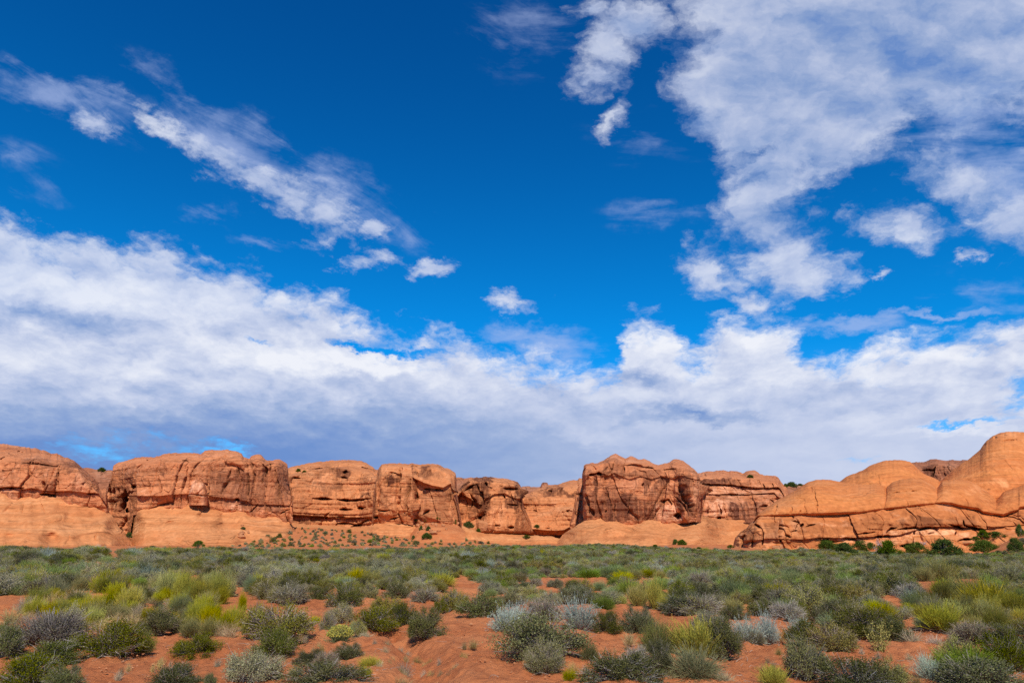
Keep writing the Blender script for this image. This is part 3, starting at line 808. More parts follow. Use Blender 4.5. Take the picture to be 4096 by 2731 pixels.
    relief('wall_face', [(k2([(540, 1020), (1520, 1020)]), D(196)), (k2([(540, 968), (700, 975), (900, 990), (1100, 985), (1380, 1000), (1520, 1000)]), D(198.5)), (lip, D(199.5)), (shift(lip, -3), D(197)),
                         (k2([(540, 752), (800, 750), (1050, 756), (1200, 765), (1380, 742), (1520, 740)]), D(199)),
                         (k2([(540, 520), (620, 530), (700, 520), (830, 470), (1030, 450), (1140, 480), (1250, 540), (1330, 570), (1520, 600)]), D(203)), (shift(out, 26), D(216)), (out, D(228))],
           ['lin', 'lin', 'lin', 'lin', 'lin', 'round', 'soft'], M_WALL, t, 29, back=40,
           grooves=[(k2([(822, 735), (900, 740), (1000, 742)]), 4.2, 5), (k2([(1060, 745), (1150, 755), (1270, 758), (1330, 742), (1380, 735)]), 4.6, 6), (k2([(1075, 842), (1200, 843)]), 3.4, 4), (k2([(1240, 834), (1280, 830), (1330, 815)]), 4.2, 4),
                    (k2([(920, 912), (1060, 915), (1320, 915)]), 2.6, 2), (k2([(1040, 985), (1060, 970), (1150, 968), (1280, 985)]), 4, 3), (k2([(1180, 1000), (1290, 975), (1340, 945), (1390, 930)]), 6, 4), (k2([(1100, 490), (1150, 490)]), 8, 4), (k2([(1090, 540), (1150, 545)]), 5, 3),
                    (k2([(830, 460), (1030, 455)]), 3, 2), (k2([(1280, 445), (1400, 462)]), 3, 3), (k2([(640, 540), (720, 545)]), 4, 3), (k2([(960, 960), (940, 900), (1000, 850)]), 3, 1.5)],
           stain_shades=[(*k2([(1120, 510)])[0], 26, 16, .9), (*k2([(980, 640)])[0], 44, 16, .6), (*k2([(940, 690)])[0], 16, 24, .5), (*k2([(1310, 715)])[0], 14, 6, 1.0), (*k2([(780, 930)])[0], 70, 14, .75), (*k2([(720, 840)])[0], 40, 40, .35), (*k2([(1230, 970)])[0], 50, 12, .4), (*k2([(1000, 490)])[0], 70, 16, .5)],
           pales=[(*k2([(1110, 980)])[0], 34, 7, .8), (*k2([(900, 580)])[0], 50, 40, .35)], kw=dict(bulge=1.2, crack=.45, block=.45, ledge=.5))
    relief('slickrock_apron', [(2215, 150), (k2([(540, 1040), (700, 1010), (900, 1016), (1200, 1040), (1540, 1050)]), 186), (k2([(540, 1000), (640, 970), (700, 975), (900, 990), (1100, 996), (1380, 1004), (1540, 1010)]), 199)], ['lin', 'lin'], M_APRON, t, 31, apron_disp, back=6, drop=4)

    # --- D: pillar butte
    t = thing('sandstone_butte', 'orange butte with tall rounded pillars and an overhanging cap, left of centre', 'butte', (-25, 178, 0))
    out = k2([(1376, 1000), (1384, 900), (1390, 760), (1412, 640), (1434, 500), (1450, 450), (1478, 416), (1530, 405), (1600, 402), (1700, 400), (1800, 413), (1880, 420), (1950, 408), (2000, 415), (2060, 443),
              (2130, 463), (2168, 488), (2176, 540), (2182, 660), (2203, 820), (2226, 972)])
    foot = k2([(1376, 1010), (1400, 958), (1500, 938), (1600, 924), (1700, 930), (1780, 945), (1830, 1010), (2226, 1020)])
    cap = k2([(1376, 1000), (1430, 640), (1480, 520), (1640, 500), (1700, 520), (1800, 560), (1870, 590), (1960, 620), (2070, 640), (2140, 600), (2226, 990)])
    ds = [(1480, 2), (1520, 0), (1648, 0), (1656, 4), (1830, 4), (1846, 7)]
    D = lambda b: [(a, b + q) for a, q in ds]
    relief('cliff_face', [(shift(foot, 20), D(176)), (foot, D(175.5)), (k2([(1376, 1001), (1400, 900), (1500, 850), (1700, 850), (1780, 860), (2226, 1010)]), D(174)), (cap, D(175.5)), (shift(cap, -3), [(1480, 176), (1650, 175.5), (1660, 176.5), (1846, 179)]),
                          (shift(out, 24), D(178)), (out, D(192))],
           ['lin', 'lin', 'lin', 'lin', 'lin', 'round'], M_WALL, t, 37, back=30, lat=2.5,
           grooves=[(k2([(1645, 640), (1620, 740), (1595, 900)]), 4, 2.5, 1.6), (k2([(1735, 560), (1715, 640), (1690, 760), (1685, 910)]), 6, 6, 4), (k2([(1775, 610), (1782, 760), (1775, 920)]), 6, 5, 3.0), (k2([(1800, 700), (1770, 790), (1745, 850)]), 5, 4, 3), (k2([(1640, 470), (1645, 560)]), 4, 2.5, 1.5), (k2([(1780, 480), (1820, 540)]), 7, 4, 2),
                    (k2([(1760, 440), (1815, 430)]), 4, 3), (k2([(1530, 620), (1535, 520), (1570, 492), (1610, 500), (1645, 560), (1640, 620)]), 3, 1.6, .8), (k2([(1990, 650), (2070, 660)]), 5, 4), (k2([(1860, 640), (2000, 648)]), 3, 2), (k2([(2145, 700), (2160, 660)]), 4, 3, 2),
                    (k2([(1860, 890), (1920, 850)]), 4, 2), (k2([(1430, 850), (1540, 850)]), 4, 2), (k2([(1700, 850), (1720, 830)]), 6, 3), (k2([(1400, 930), (1420, 900)]), 5, 3), (k2([(1540, 925), (1620, 915)]), 3, 2), (k2([(1455, 600), (1440, 850)]), 3, 1.2), (k2([(2110, 880), (2120, 640)]), 3, 1.4, 1)],
           stain_shades=[(*k2([(1560, 570)])[0], 14, 28, 1.0), (*k2([(1615, 600)])[0], 12, 12, .8), (*k2([(1880, 470)])[0], 34, 12, .9), (*k2([(1960, 500)])[0], 40, 14, .5), (*k2([(1960, 790)])[0], 60, 60, .45), (*k2([(2105, 680)])[0], 14, 20, .7), (*k2([(1740, 680)])[0], 14, 60, .5), (*k2([(1500, 800)])[0], 10, 14, .4)],
           pales=[(*k2([(1900, 730)])[0], 40, 20, .4)], kw=dict(crack=1.1, block=.4, ledge=.14))
    d1 = k2([(1318, 1060), (1340, 1020), (1370, 985), (1420, 954), (1480, 938), (1600, 918), (1700, 922), (1760, 934), (1792, 1000), (1830, 1060), (1870, 1130)])
    relief('slickrock_apron', [(2225, 150), (d1, 178)], ['lin'], M_APRON, t, 41, apron_disp, back=6, lat=4, drop=5, slope=(0.9, 2.6), jag=2)
    o = relief('rubble_slope', [(2215, 152), (k2([(1740, 1110), (1800, 1050), (1900, 1010), (2100, 1020), (2240, 1060)]), 167), (k2([(1740, 1060), (1790, 985), (1850, 960), (1980, 950), (2100, 960), (2190, 985), (2260, 1050)]), 181)], ['lin', 'lin'], M_MOUND, None, 43,
               lambda x, y, z, s, **k: apron_disp(x, y, z, s, bulge=1.2, ledge=.3, fine=.35), back=8, drop=4)
    tag(o, 'loose rubble slope of broken rock below the right half of the pillar butte', 'rubble slope')
    d2 = k3([(-110, 1110), (-80, 1040), (-50, 1000), (0, 976), (60, 980), (150, 1000), (250, 1040), (330, 1062), (420, 1072), (600, 1078), (800, 1082), (960, 1096), (1040, 1120), (1080, 1160)])
    o = relief('slickrock_bench', [(2225, 150), (d2, 190)], ['lin'], M_APRON, None, 47, apron_disp, back=24, lat=4, drop=5, slope=(1.6, 3.2), jag=2)
    tag(o, 'low smooth pale slickrock bench in front of the small block-topped butte', 'rock bench')

    # --- E: small butte
    t = thing('sandstone_butte', 'small square-topped orange butte with a crumbly dark brow and a tall thin crack', 'butte', (-2, 205, 0))
    out = k3([(20, 760), (40, 690), (60, 655), (90, 636), (130, 590), (180, 550), (250, 535), (340, 528), (420, 533), (520, 549), (600, 564), (640, 584), (666, 620), (678, 680), (682, 770), (700, 830), (760, 960), (820, 1040)])
    brow = k3([(20, 790), (100, 690), (200, 740), (260, 780), (300, 800), (330, 760), (420, 700), (520, 690), (580, 730), (640, 745), (684, 775), (700, 842), (760, 972), (820, 1044)])
    relief('cliff_face', [(k3([(20, 1062), (820, 1062)]), [(1810, 203), (2060, 203), (2149, 219)]), (k3([(20, 1035), (400, 1038), (820, 1044)]), [(1810, 202), (2060, 202), (2149, 218.5)]), (k3([(20, 985), (400, 985), (500, 1000), (820, 1042)]), [(1810, 207), (1915, 206), (1960, 202), (2060, 202), (2149, 218.5)]),
                          (brow, [(1810, 209), (1912, 208), (1950, 204.5), (2060, 205), (2149, 218.5)]), (shift(brow, -3), [(1810, 207), (1912, 206), (1950, 203.5), (2060, 204.3), (2149, 218.5)]), (shift(out, 26), [(1810, 205.5), (2060, 205.5), (2149, 219)]), (out, 222)],
           ['lin', 'lin', 'lin', 'lin', 'lin', 'round'], M_WALL, t, 53, back=30, lat=3,
           grooves=[(k3([(470, 980), (475, 870), (468, 780)]), 2.6, 2.5, 1.6), (k3([(290, 930), (268, 905)]), 7, 6, 2), (k3([(300, 800), (290, 700), (250, 600)]), 8, 4, 2.5), (k3([(410, 988), (480, 992)]), 4, 3), (k3([(550, 1000), (610, 1002)]), 5, 3.5),
                    (k3([(200, 700), (260, 770)]), 6, 3), (k3([(110, 640), (200, 580)]), 5, 3), (k3([(150, 660), (250, 610)]), 5, 3), (k3([(350, 580), (360, 620)]), 6, 3), (k3([(510, 640), (640, 640)]), 5, 3), (k3([(500, 700), (520, 740)]), 6, 3), (k3([(540, 790), (640, 800)]), 4, 2.5), (k3([(650, 740), (672, 650)]), 6, 4, 3)],
           stain_shades=[(*k3([(320, 680)])[0], 34, 70, .95), (*k3([(280, 760)])[0], 26, 60, .9), (*k3([(600, 790)])[0], 34, 16, 1.0), (*k3([(300, 900)])[0], 22, 50, .6), (*k3([(160, 640)])[0], 40, 24, .9), (*k3([(560, 650)])[0], 34, 16, .6), (*k3([(180, 830)])[0], 34, 20, .4), (*k3([(650, 660)])[0], 10, 50, .8)],
           pales=[(*k3([(420, 900)])[0], 40, 44, .3)], kw=dict(crack=.7, block=.7, ledge=.2, bulge=1.2))

    # --- F: second amphitheatre
    t = thing('amphitheatre_wall', 'smooth curved orange wall at the back of the bay left of the great central cliff', 'rock wall', (18, 228, 0))
    out = k3([(540, 720), (600, 670), (650, 645), (690, 650), (740, 690), (800, 650), (860, 635), (930, 610), (960, 604), (1010, 611), (1060, 588), (1130, 574), (1205, 560), (1215, 548), (1260, 546), (1340, 560)])
    lip = k3([(540, 1040), (810, 1032), (900, 1044), (1000, 1048), (1080, 1040), (1150, 1000), (1340, 960)])
    relief('wall_face', [(k3([(540, 1080), (1340, 1080)]), 222), (lip, 220), (shift(lip, -4), 217), (k3([(540, 850), (830, 846), (1160, 862), (1340, 850)]), [(2030, 226), (2200, 226), (2300, 218)]),
                         (k3([(540, 735), (800, 720), (930, 730), (1050, 730), (1340, 720)]), 228), (k3([(540, 730), (700, 690), (900, 650), (1030, 640), (1180, 640), (1340, 640)]), [(2030, 240), (2180, 234), (2300, 229)]), (out, [(2030, 258), (2300, 250)])],
           ['lin', 'lin', 'lin', 'lin', 'lin', 'soft'], M_WALL, t, 59, back=40,
           grooves=[(k3([(1080, 845), (1120, 852), (1160, 858)]), 4, 3), (k3([(790, 850), (840, 855)]), 3, 2), (k3([(640, 810), (720, 838)]), 4, 2), (k3([(900, 1015), (930, 1012)]), 4, 2.5), (k3([(915, 670), (945, 700)]), 6, 3, 1.5), (k3([(1210, 600), (1225, 650)]), 5, 3), (k3([(1040, 640), (1030, 700)]), 4, 2, 1)],
           stain_shades=[(*k3([(980, 680)])[0], 30, 22, .9), (*k3([(1110, 700)])[0], 38, 10, .9), (*k3([(900, 700)])[0], 16, 14, .7), (*k3([(1130, 690)])[0], 50, 10, .6)], kw=dict(bulge=1.0, crack=.3, block=.35, ledge=.45))
    relief('wall_buttress', [(k3([(1138, 1070), (1320, 1070)]), 208), (k3([(1138, 980), (1320, 970)]), 207), (k3([(1138, 975), (1158, 850), (1172, 780), (1180, 700), (1212, 600), (1240, 570), (1280, 556), (1320, 555)]), 214)], ['lin', 'soft'], M_CLIFF, t, 61, back=10, lat=2,
           grooves=[(k3([(1205, 970), (1215, 760)]), 6, 4, 3), (k3([(1180, 700), (1280, 690)]), 4, 2)], stain_shades=[(*k3([(1220, 830)])[0], 20, 50, .6)])  # dark ellipse paints the great cliff's shadow into the buttress colour
    o = relief('rock_knob', [(k3([(850, 650), (935, 650)]), 262), (k3([(852, 625), (862, 595), (880, 585), (915, 585), (924, 600), (926, 612), (933, 630)]), 266)], ['round'], M_FAR, None, 63, back=8, lat=3, jag=1, kw=dict(bulge=.3, crack=.3, block=.5))
    tag(o, 'lone rounded knob of rock on the skyline, left of the great central cliff', 'rock')

    # --- G: great central cliff
    t = thing('sandstone_butte', 'great dark-streaked red cliff with knobbly summits, tallest block of the middle, on a pale apron', 'butte', (42, 182, 0))
    out = k3([(1250, 900), (1253, 700), (1256, 430), (1278, 408), (1310, 405), (1400, 392), (1440, 374), (1480, 350), (1530, 325), (1555, 317), (1600, 330), (1648, 353), (1690, 338), (1730, 345), (1770, 370), (1830, 370), (1880, 390),
              (1920, 410), (1960, 422), (2040, 405), (2100, 375), (2150, 373), (2190, 380), (2240, 420), (2290, 460), (2320, 492), (2345, 500)]) + k4([(482, 540), (498, 580), (505, 620), (515, 720), (520, 980)])
    foot = k3([(1250, 945), (1330, 925), (1400, 916), (1500, 930), (1560, 940), (1700, 947), (1900, 945), (2100, 935), (2250, 917), (2340, 910)]) + k4([(200, 1005), (330, 990), (430, 976), (520, 985)])
    brow = k3([(1250, 600), (1280, 560), (1310, 535), (1360, 505), (1420, 490), (1500, 528), (1560, 500), (1640, 540), (1700, 560), (1800, 530), (1900, 560), (1980, 535), (2100, 552), (2200, 530), (2340, 570)]) + k4([(520, 800)])
    ds = [(2330, 4), (2345, 0), (2380, -1), (2500, 1.5), (2700, 2), (2745, -2.5), (2790, -1), (2810, 5)]
    D = lambda b: [(a, b + q) for a, q in ds]
    relief('cliff_face', [(shift(foot, 20), D(180)), (foot, D(179.5)), (k3([(1250, 910), (1400, 740), (1600, 720), (1800, 770), (1900, 760), (2340, 740)]) + k4([(520, 900)]), D(179)), (brow, D(179.4)), (shift(brow, -3), D(178.9)),
                          (k3([(1250, 520), (1290, 440), (1400, 430), (1500, 410), (1660, 430), (1860, 450), (2000, 470), (2100, 470), (2260, 500), (2340, 530)]) + k4([(520, 760)]), D(180.5)), (out, D(202))],
           ['lin', 'lin', 'lin', 'lin', 'lin', 'round'], M_CLIFF, t, 67, back=40,
           grooves=[(k3([(2165, 535), (2185, 590), (2205, 660), (2235, 740), (2262, 820), (2285, 890)]), 11, 8, -5), (k3([(1450, 780), (1480, 670)]), 4, 3, 2), (k3([(1320, 830), (1340, 900)]), 5, 3, 2), (k3([(1290, 700), (1295, 890)]), 5, 3, 2.5),
                    (k3([(1905, 935), (1935, 860), (1990, 765), (2060, 745), (2085, 790), (2080, 830)]), 3.6, 2.4, 1), (k3([(2110, 900), (2160, 898), (2190, 910)]), 9, 5), (k3([(2120, 720), (2200, 800), (2230, 890)]), 3, 2, 1), (k3([(1520, 930), (1560, 800)]), 3, 1.5, 1),
                    (k3([(1670, 930), (1690, 720)]), 3, 1.6, 1), (k3([(1660, 420), (1800, 440), (1880, 450)]), 4, 3), (k3([(1850, 452), (1900, 452)]), 5, 4), (k3([(1390, 500), (1440, 510)]), 6, 3.5), (k3([(1310, 520), (1380, 512)]), 5, 3.5), (k3([(1500, 500), (1560, 380)]), 4, 2, 1), (k3([(1450, 480), (1480, 430)]), 4, 2, 1), (k3([(1640, 500), (1655, 380)]), 4, 2, 1),
                    (k3([(2010, 462), (2160, 460)]), 3, 2), (k3([(2290, 480), (2330, 500)]), 6, 3), (k3([(1460, 870), (1470, 850)]), 6, 2), (k3([(1820, 620), (1840, 590)]), 5, 2), (k4([(470, 600), (490, 680), (500, 780)]), 6, 4, 2), (k3([(2330, 600), (2352, 700)]), 4, 3, 2)],
           stain_shades=[(*k3([(1310, 487)])[0], 16, 7, 1.0), (*k3([(1560, 840)])[0], 62, 56, .95), (*k3([(1740, 850)])[0], 44, 44, .9), (*k3([(1850, 860)])[0], 44, 46, .85), (*k3([(1350, 800)])[0], 24, 44, .8), (*k3([(1500, 720)])[0], 30, 50, .7), (*k3([(1835, 610)])[0], 12, 34, .9), (*k3([(1970, 580)])[0], 34, 14, .8),
                   (*k3([(1350, 640)])[0], 10, 40, .9), (*k3([(1700, 500)])[0], 120, 16, .6), (*k3([(1540, 450)])[0], 40, 30, .5), (*k3([(1960, 700)])[0], 30, 50, .5), (*k3([(2220, 700)])[0], 18, 80, .9), (*k3([(2270, 870)])[0], 14, 30, .9), (*k4([(470, 900)])[0], 12, 30, .7), (*k3([(2060, 900)])[0], 20, 20, .4)],  # ellipses along the slanting crack paint its shaded wall dark; others are varnish
           pales=[(*k3([(2060, 870)])[0], 60, 34, .9), (*k3([(1780, 620)])[0], 90, 24, .25)], kw=dict(crack=1.1, block=.5, ledge=.2, bulge=1.3))
    aout = k3([(1000, 1230), (1010, 1150), (1060, 1080), (1140, 1020), (1230, 965), (1330, 915), (1400, 908), (1500, 924), (1560, 934), (1700, 941), (1900, 939), (2100, 929), (2250, 911), (2340, 904)]) + \
        k4([(200, 1000), (330, 985), (430, 970), (500, 970), (600, 984), (700, 1000), (850, 1010), (1000, 1010), (1110, 1005)])
    relief('slickrock_apron', [(2250, 150), (aout, [(2220, 186), (2360, 181), (2800, 183), (2850, 196), (2890, 210), (3050, 210)])], ['lin'],
           M_APRON, t, 71, apron_disp, back=9, jag=2, drop=6, kw=dict(bulge=1.6), slope=(2.6, 1.8),
           grooves=[(k4([(560, 1290), (740, 1278), (860, 1270)]), 4, 1.4), (k4([(330, 1105), (350, 1098)]), 5, .8), (k4([(560, 1055), (610, 1050)]), 5, .8)], stain_shades=[(*k4([(330, 1100)])[0], 16, 7, .5), (*k4([(590, 1055)])[0], 24, 8, .4), (*k4([(150, 1050)])[0], 60, 10, .25)])

    # --- H: stepped cliff to the right of it
    t = thing('sandstone_cliff', 'stepped cliff with a pale middle band and drip streaks beside the great central cliff', 'cliff', (66, 215, 0))
    out = k4([(455, 545), (480, 530), (520, 527), (640, 521), (700, 505), (740, 502), (800, 509), (870, 514), (940, 530), (980, 518), (1060, 514), (1110, 539), (1200, 559), (1270, 574), (1300, 590), (1325, 635), (1345, 650), (1370, 652), (1390, 690), (1405, 750), (1440, 900)])
    led = k4([(455, 770), (560, 745), (700, 757), (900, 757), (1100, 746), (1250, 735), (1440, 905)])
    band = k4([(455, 640), (520, 650), (700, 660), (900, 668), (1040, 690), (1200, 690), (1300, 680), (1440, 903)])
    relief('cliff_face', [(k4([(455, 1040), (1440, 1040)]), 210), (k4([(455, 985), (600, 990), (700, 1004), (850, 1014), (1000, 1014), (1440, 1010)]), 210.5), (k4([(455, 880), (700, 830), (1100, 820), (1440, 960)]), 211.5), (led, 214.6), (shift(led, -2), 213.6), (band, 218), (shift(band, -3), 216.6),
                          (k4([(455, 590), (520, 588), (900, 595), (1150, 620), (1250, 628), (1300, 650), (1440, 901)]), 218), (out, [(2780, 245), (3100, 240), (3170, 222)])],
           ['lin', 'lin', 'lin', 'lin', 'lin', 'lin', 'lin', 'soft'], M_CLIFF, t, 73, back=40,
           grooves=[(k4([(690, 755), (830, 758), (960, 756)]), 3.4, 3), (k4([(530, 640), (640, 650), (830, 655), (1060, 680)]), 3.4, 3), (k4([(700, 1000), (706, 850)]), 3.0, 2.5, 1.5), (k4([(540, 555), (560, 553)]), 4, 3), (k4([(800, 525), (930, 545), (1000, 530)]), 3, 2.5), (k4([(1270, 600), (1300, 590)]), 5, 4), (k4([(1150, 640), (1165, 690)]), 4, 3, 1.5), (k4([(1240, 640), (1250, 690)]), 4, 3, 1.5), (k4([(1110, 640), (1095, 600)]), 3, 2, 1), (k4([(1215, 800), (1235, 840)]), 4, 3, 1), (k4([(680, 1000), (710, 975)]), 6, 3), (k4([(560, 960), (590, 900)]), 5, 3, 2), (k4([(1110, 880), (1200, 860)]), 6, 2)],
           stain_shades=[(*k4([(640, 628)])[0], 52, 12, 1.0), (*k4([(760, 632)])[0], 40, 10, .8), (*k4([(900, 640)])[0], 44, 10, .5), (*k4([(880, 920)])[0], 30, 40, 1.0), (*k4([(980, 910)])[0], 26, 40, .85), (*k4([(1060, 920)])[0], 24, 36, .8), (*k4([(640, 780)])[0], 44, 12, .4), (*k4([(1150, 880)])[0], 24, 14, .7)],
           pales=[(*k4([(710, 905)])[0], 20, 20, 1.0), (*k4([(640, 890)])[0], 40, 34, .8), (*k4([(800, 900)])[0], 70, 36, .55), (*k4([(800, 712)])[0], 150, 14, .5)], kw=dict(crack=.5, block=.45, ledge=.5, bulge=1.0))

    # --- I: orange dome ridge at the right
    t = thing('sandstone_dome_ridge', 'long orange ridge of rounded domes with a dark crack along its length, at the right', 'rock ridge', (110, 140, 0))
    crk = k4([(838, 1300), (846, 1230), (868, 1172), (920, 1122), (980, 1090), (1000, 1062), (1060, 1012), (1075, 988), (1090, 974), (1260, 968), (1500, 955), (1560, 952)]) + \
        k5([(100, 954), (190, 951), (440, 941), (620, 935), (750, 915), (880, 900), (1060, 880), (1180, 861), (1330, 850), (1440, 840), (1530, 845), (1600, 865), (1700, 885), (1800, 896), (1850, 930), (1930, 946), (2060, 960), (2130, 932), (2205, 915), (2220, 888), (2266, 880), (2420, 872), (3300, 900)])
    f2 = k4([(838, 1330), (1000, 1230), (1200, 1200), (1560, 1210)]) + k5([(200, 1190), (440, 1195), (600, 1190), (800, 1175), (1000, 1165), (1200, 1110), (1370, 1080), (1550, 1075), (1660, 1085), (1860, 1105), (2000, 1080), (2266, 1060), (2420, 1050)])
    relief('ridge_wall', [(2262, [(2930, 132), (3030, 128), (3900, 128), (4160, 122)]), (k4([(838, 1345), (1560, 1345)]) + k5([(440, 1300), (1000, 1275), (1500, 1250), (1700, 1225), (1900, 1190), (2420, 1180)]), [(2930, 134), (3030, 130), (3900, 130.5), (4160, 128)]),
                          (f2, [(2930, 135), (3030, 131.5), (3900, 132), (4160, 131)]), (shift(f2, -2), [(2930, 135), (3030, 130.8), (3900, 131), (4160, 131)]), (shift(crk, 16), [(2930, 136), (3030, 132.8), (4160, 133.2)]), (crk, [(2930, 139), (3010, 139), (3040, 134.4), (4160, 134.4)])],
           ['lin', 'lin', 'lin', 'soft', 'lin'], M_RIDGE, t, 79, back=20,
           grooves=[(k4([(1325, 1000), (1330, 1080), (1338, 1180), (1335, 1250)]), 5.5, 4, -2.2), (k4([(1120, 1080), (1140, 1150), (1130, 1290)]), 4, 2.5, 1.5), (k4([(985, 1160), (1000, 1090)]), 4, 3, -1), (k4([(925, 1290), (935, 1190), (990, 1140)]), 4, 3, 2), (k4([(1040, 1290), (1045, 1160)]), 4, 2, 1), (k4([(1060, 1050), (1120, 1085)]), 4, 2.5),
                    (k4([(1250, 1060), (1255, 980)]), 3, 1.4, .8), (k4([(1430, 1020), (1435, 970)]), 3, 1.4, .8), (k4([(1440, 1135), (1500, 1115)]), 4, 2.5), (k4([(1480, 1100), (1500, 1040), (1440, 1020)]), 3, 1.6), (k4([(1580, 1080), (1655, 1055)]), 4, 2.5), (k4([(1510, 1080), (1550, 1055)]), 3, 2), (k4([(1380, 1160), (1440, 1190)]), 4, 2),
                    (k5([(870, 1150), (910, 1100), (990, 1090)]), 3.4, 2.2), (k5([(995, 1110), (1080, 1100), (1170, 1095), (1230, 1105), (1290, 1085), (1370, 1070)]), 4.2, 3), (k5([(1500, 1055), (1560, 1075), (1600, 1080), (1630, 1095)]), 4, 3), (k5([(1640, 1020), (1660, 1065), (1700, 1080), (1790, 1100), (1865, 1105)]), 4, 3),
                    (k5([(545, 1150), (640, 1145), (745, 1132)]), 3.2, 2), (k5([(410, 1190), (540, 1195), (640, 1190)]), 3, 1.6), (k5([(720, 1185), (850, 1178), (990, 1170)]), 3.4, 2), (k5([(1010, 1272), (1100, 1268), (1180, 1262)]), 4.5, 4), (k5([(1600, 1222), (1660, 1205), (1730, 1210)]), 5, 5),
                    (k5([(200, 1215), (330, 1225), (420, 1215)]), 2.5, 1.2), (k5([(150, 1270), (300, 1240)]), 2.5, 1), (k5([(1560, 1170), (1580, 1130)]), 3, 1.5), (k5([(1320, 1140), (1380, 1130)]), 2.5, 1.2), (k5([(260, 1200), (262, 1240)]), 3, 1), (k5([(0, 1100), (40, 1060)]), 3, 1.4)],
           stain_shades=[(*k4([(1240, 1150)])[0], 36, 50, .5), (*k4([(980, 1200)])[0], 30, 40, .6), (*k4([(1400, 1230)])[0], 90, 18, .4), (*k5([(1270, 990)])[0], 60, 20, .8), (*k5([(1150, 1040)])[0], 70, 18, .6), (*k5([(1600, 1000)])[0], 60, 22, .55), (*k5([(900, 1050)])[0], 80, 20, .4), (*k5([(600, 1050)])[0], 100, 22, .4), (*k5([(200, 1120)])[0], 90, 22, .4)],
           pales=[(*k5([(1250, 1130)])[0], 60, 14, .9), (*k5([(1560, 1130)])[0], 60, 14, .9), (*k5([(800, 1230)])[0], 160, 14, .5), (*k5([(1000, 1150)])[0], 50, 12, .7), (*k5([(350, 1040)])[0], 60, 8, .4)],
           kw=dict(bulge=.9, crack=.4, block=.45, ledge=.25))
    kwd = dict(bulge=.9, crack=.10, block=.10, ledge=.12, fine=.16)

    def lobe(pts, d0, d1, seed, lat=3, base=None, gr=(), st=(), pa=(), dr=10):
        x0, x1 = min(p[0] for p in pts), max(p[0] for p in pts)
        b = [p for p in (base or crk) if x0 - 60 <= p[0] <= x1 + 460]
        b = shift(b, 1)
        relief('dome', [(shift(b, 4), d0 + 1.2), (b, d0 + .5), (shift(b, -6), d0), (shift(pts, 0), d1)], ['lin', 'lin', 'round'], M_DOME, t, seed, back=18, lat=lat, jag=1.6, grooves=gr, stain_shades=st, pales=pa, kw=kwd, drop=dr)

    # rear domes first
    lobe(k5([(360, 700), (400, 620), (430, 600), (470, 570), (540, 540), (620, 510), (700, 460), (780, 430), (850, 412), (950, 403), (1030, 405), (1110, 420), (1150, 450), (1190, 490), (1270, 550), (1350, 580), (1400, 605), (1450, 680)]),
         152, 170, 83, 5, k5([(330, 760), (1480, 760)]), st=[(*k5([(700, 620)])[0], 60, 9, .35)], dr=16)
    lobe(k5([(1360, 680), (1400, 620), (1440, 600), (1480, 562), (1560, 490), (1640, 430), (1700, 400), (1760, 350), (1820, 298), (1850, 250), (1880, 213), (1950, 160), (2030, 130), (2120, 115), (2180, 111), (2266, 120), (2360, 150), (2480, 240), (2560, 400), (2620, 700)]),
         146, 172, 89, 6, k5([(1340, 960), (2640, 960)]), pa=[(*k5([(2000, 640)])[0], 40, 20, .6), (*k5([(2100, 150)])[0], 40, 10, .5)],
         gr=[(k5([(1840, 265), (1880, 240)]), 4, 1.5), (k5([(2040, 208), (2200, 200)]), 2, 1.2), (k5([(1960, 180), (2000, 178)]), 3, 1.5)], dr=30)
    lobe(k4([(1058, 1000), (1075, 978), (1120, 930), (1200, 870), (1290, 810), (1370, 760), (1450, 720), (1530, 665), (1600, 625), (1680, 602)]) + k5([(230, 600), (330, 604), (430, 632), (600, 642), (780, 652), (850, 664), (890, 700), (910, 800)]), 133.5, 152, 97, 1.6,
         gr=[(k4([(1260, 960), (1275, 880), (1285, 850)]), 3.4, 1.6, .8), (k4([(1700, 940), (1685, 860), (1665, 780), (1660, 690)]), 2.6, 1.0, .6), (k4([(1430, 950), (1440, 880)]), 2.4, .8, .4), (k4([(1530, 945), (1528, 910)]), 2.2, .8), (k5([(40, 690), (100, 690), (128, 720)]), 3, .8)])
    lobe(k5([(845, 800), (862, 715), (880, 672), (950, 620), (1050, 593), (1150, 590), (1230, 600), (1310, 640), (1370, 672), (1405, 710), (1430, 780)]), 133.2, 150, 101, 1.4, gr=[(k5([(900, 740), (1070, 725)]), 2.0, .9), (k5([(1110, 716), (1180, 712)]), 2.0, .9)])
    lobe(k5([(1360, 760), (1385, 690), (1440, 618), (1530, 597), (1600, 598), (1700, 610), (1780, 640), (1850, 688), (1920, 740), (1980, 785), (2020, 860), (2040, 940)]), 133.0, 150, 103, 1.4, pa=[(*k5([(1780, 720)])[0], 50, 10, .4)])
    lobe(k5([(1940, 930), (1985, 800), (2060, 722), (2150, 680), (2266, 652), (2420, 648), (2700, 690), (3000, 760), (3290, 860)]), 132.7, 149.5, 107, 1.4)


rocks()

# ------------------------------------------------------------------ sand mound in front of the amphitheatre
MO = k2([(-60, 1230), (20, 1190), (100, 1150), (250, 1092), (400, 1042), (530, 1012), (700, 1006), (900, 1020), (1100, 1032), (1300, 1052), (1500, 1086), (1700, 1104), (1850, 1116), (2000, 1110), (2200, 1120), (2400, 1132), (2600, 1170)])


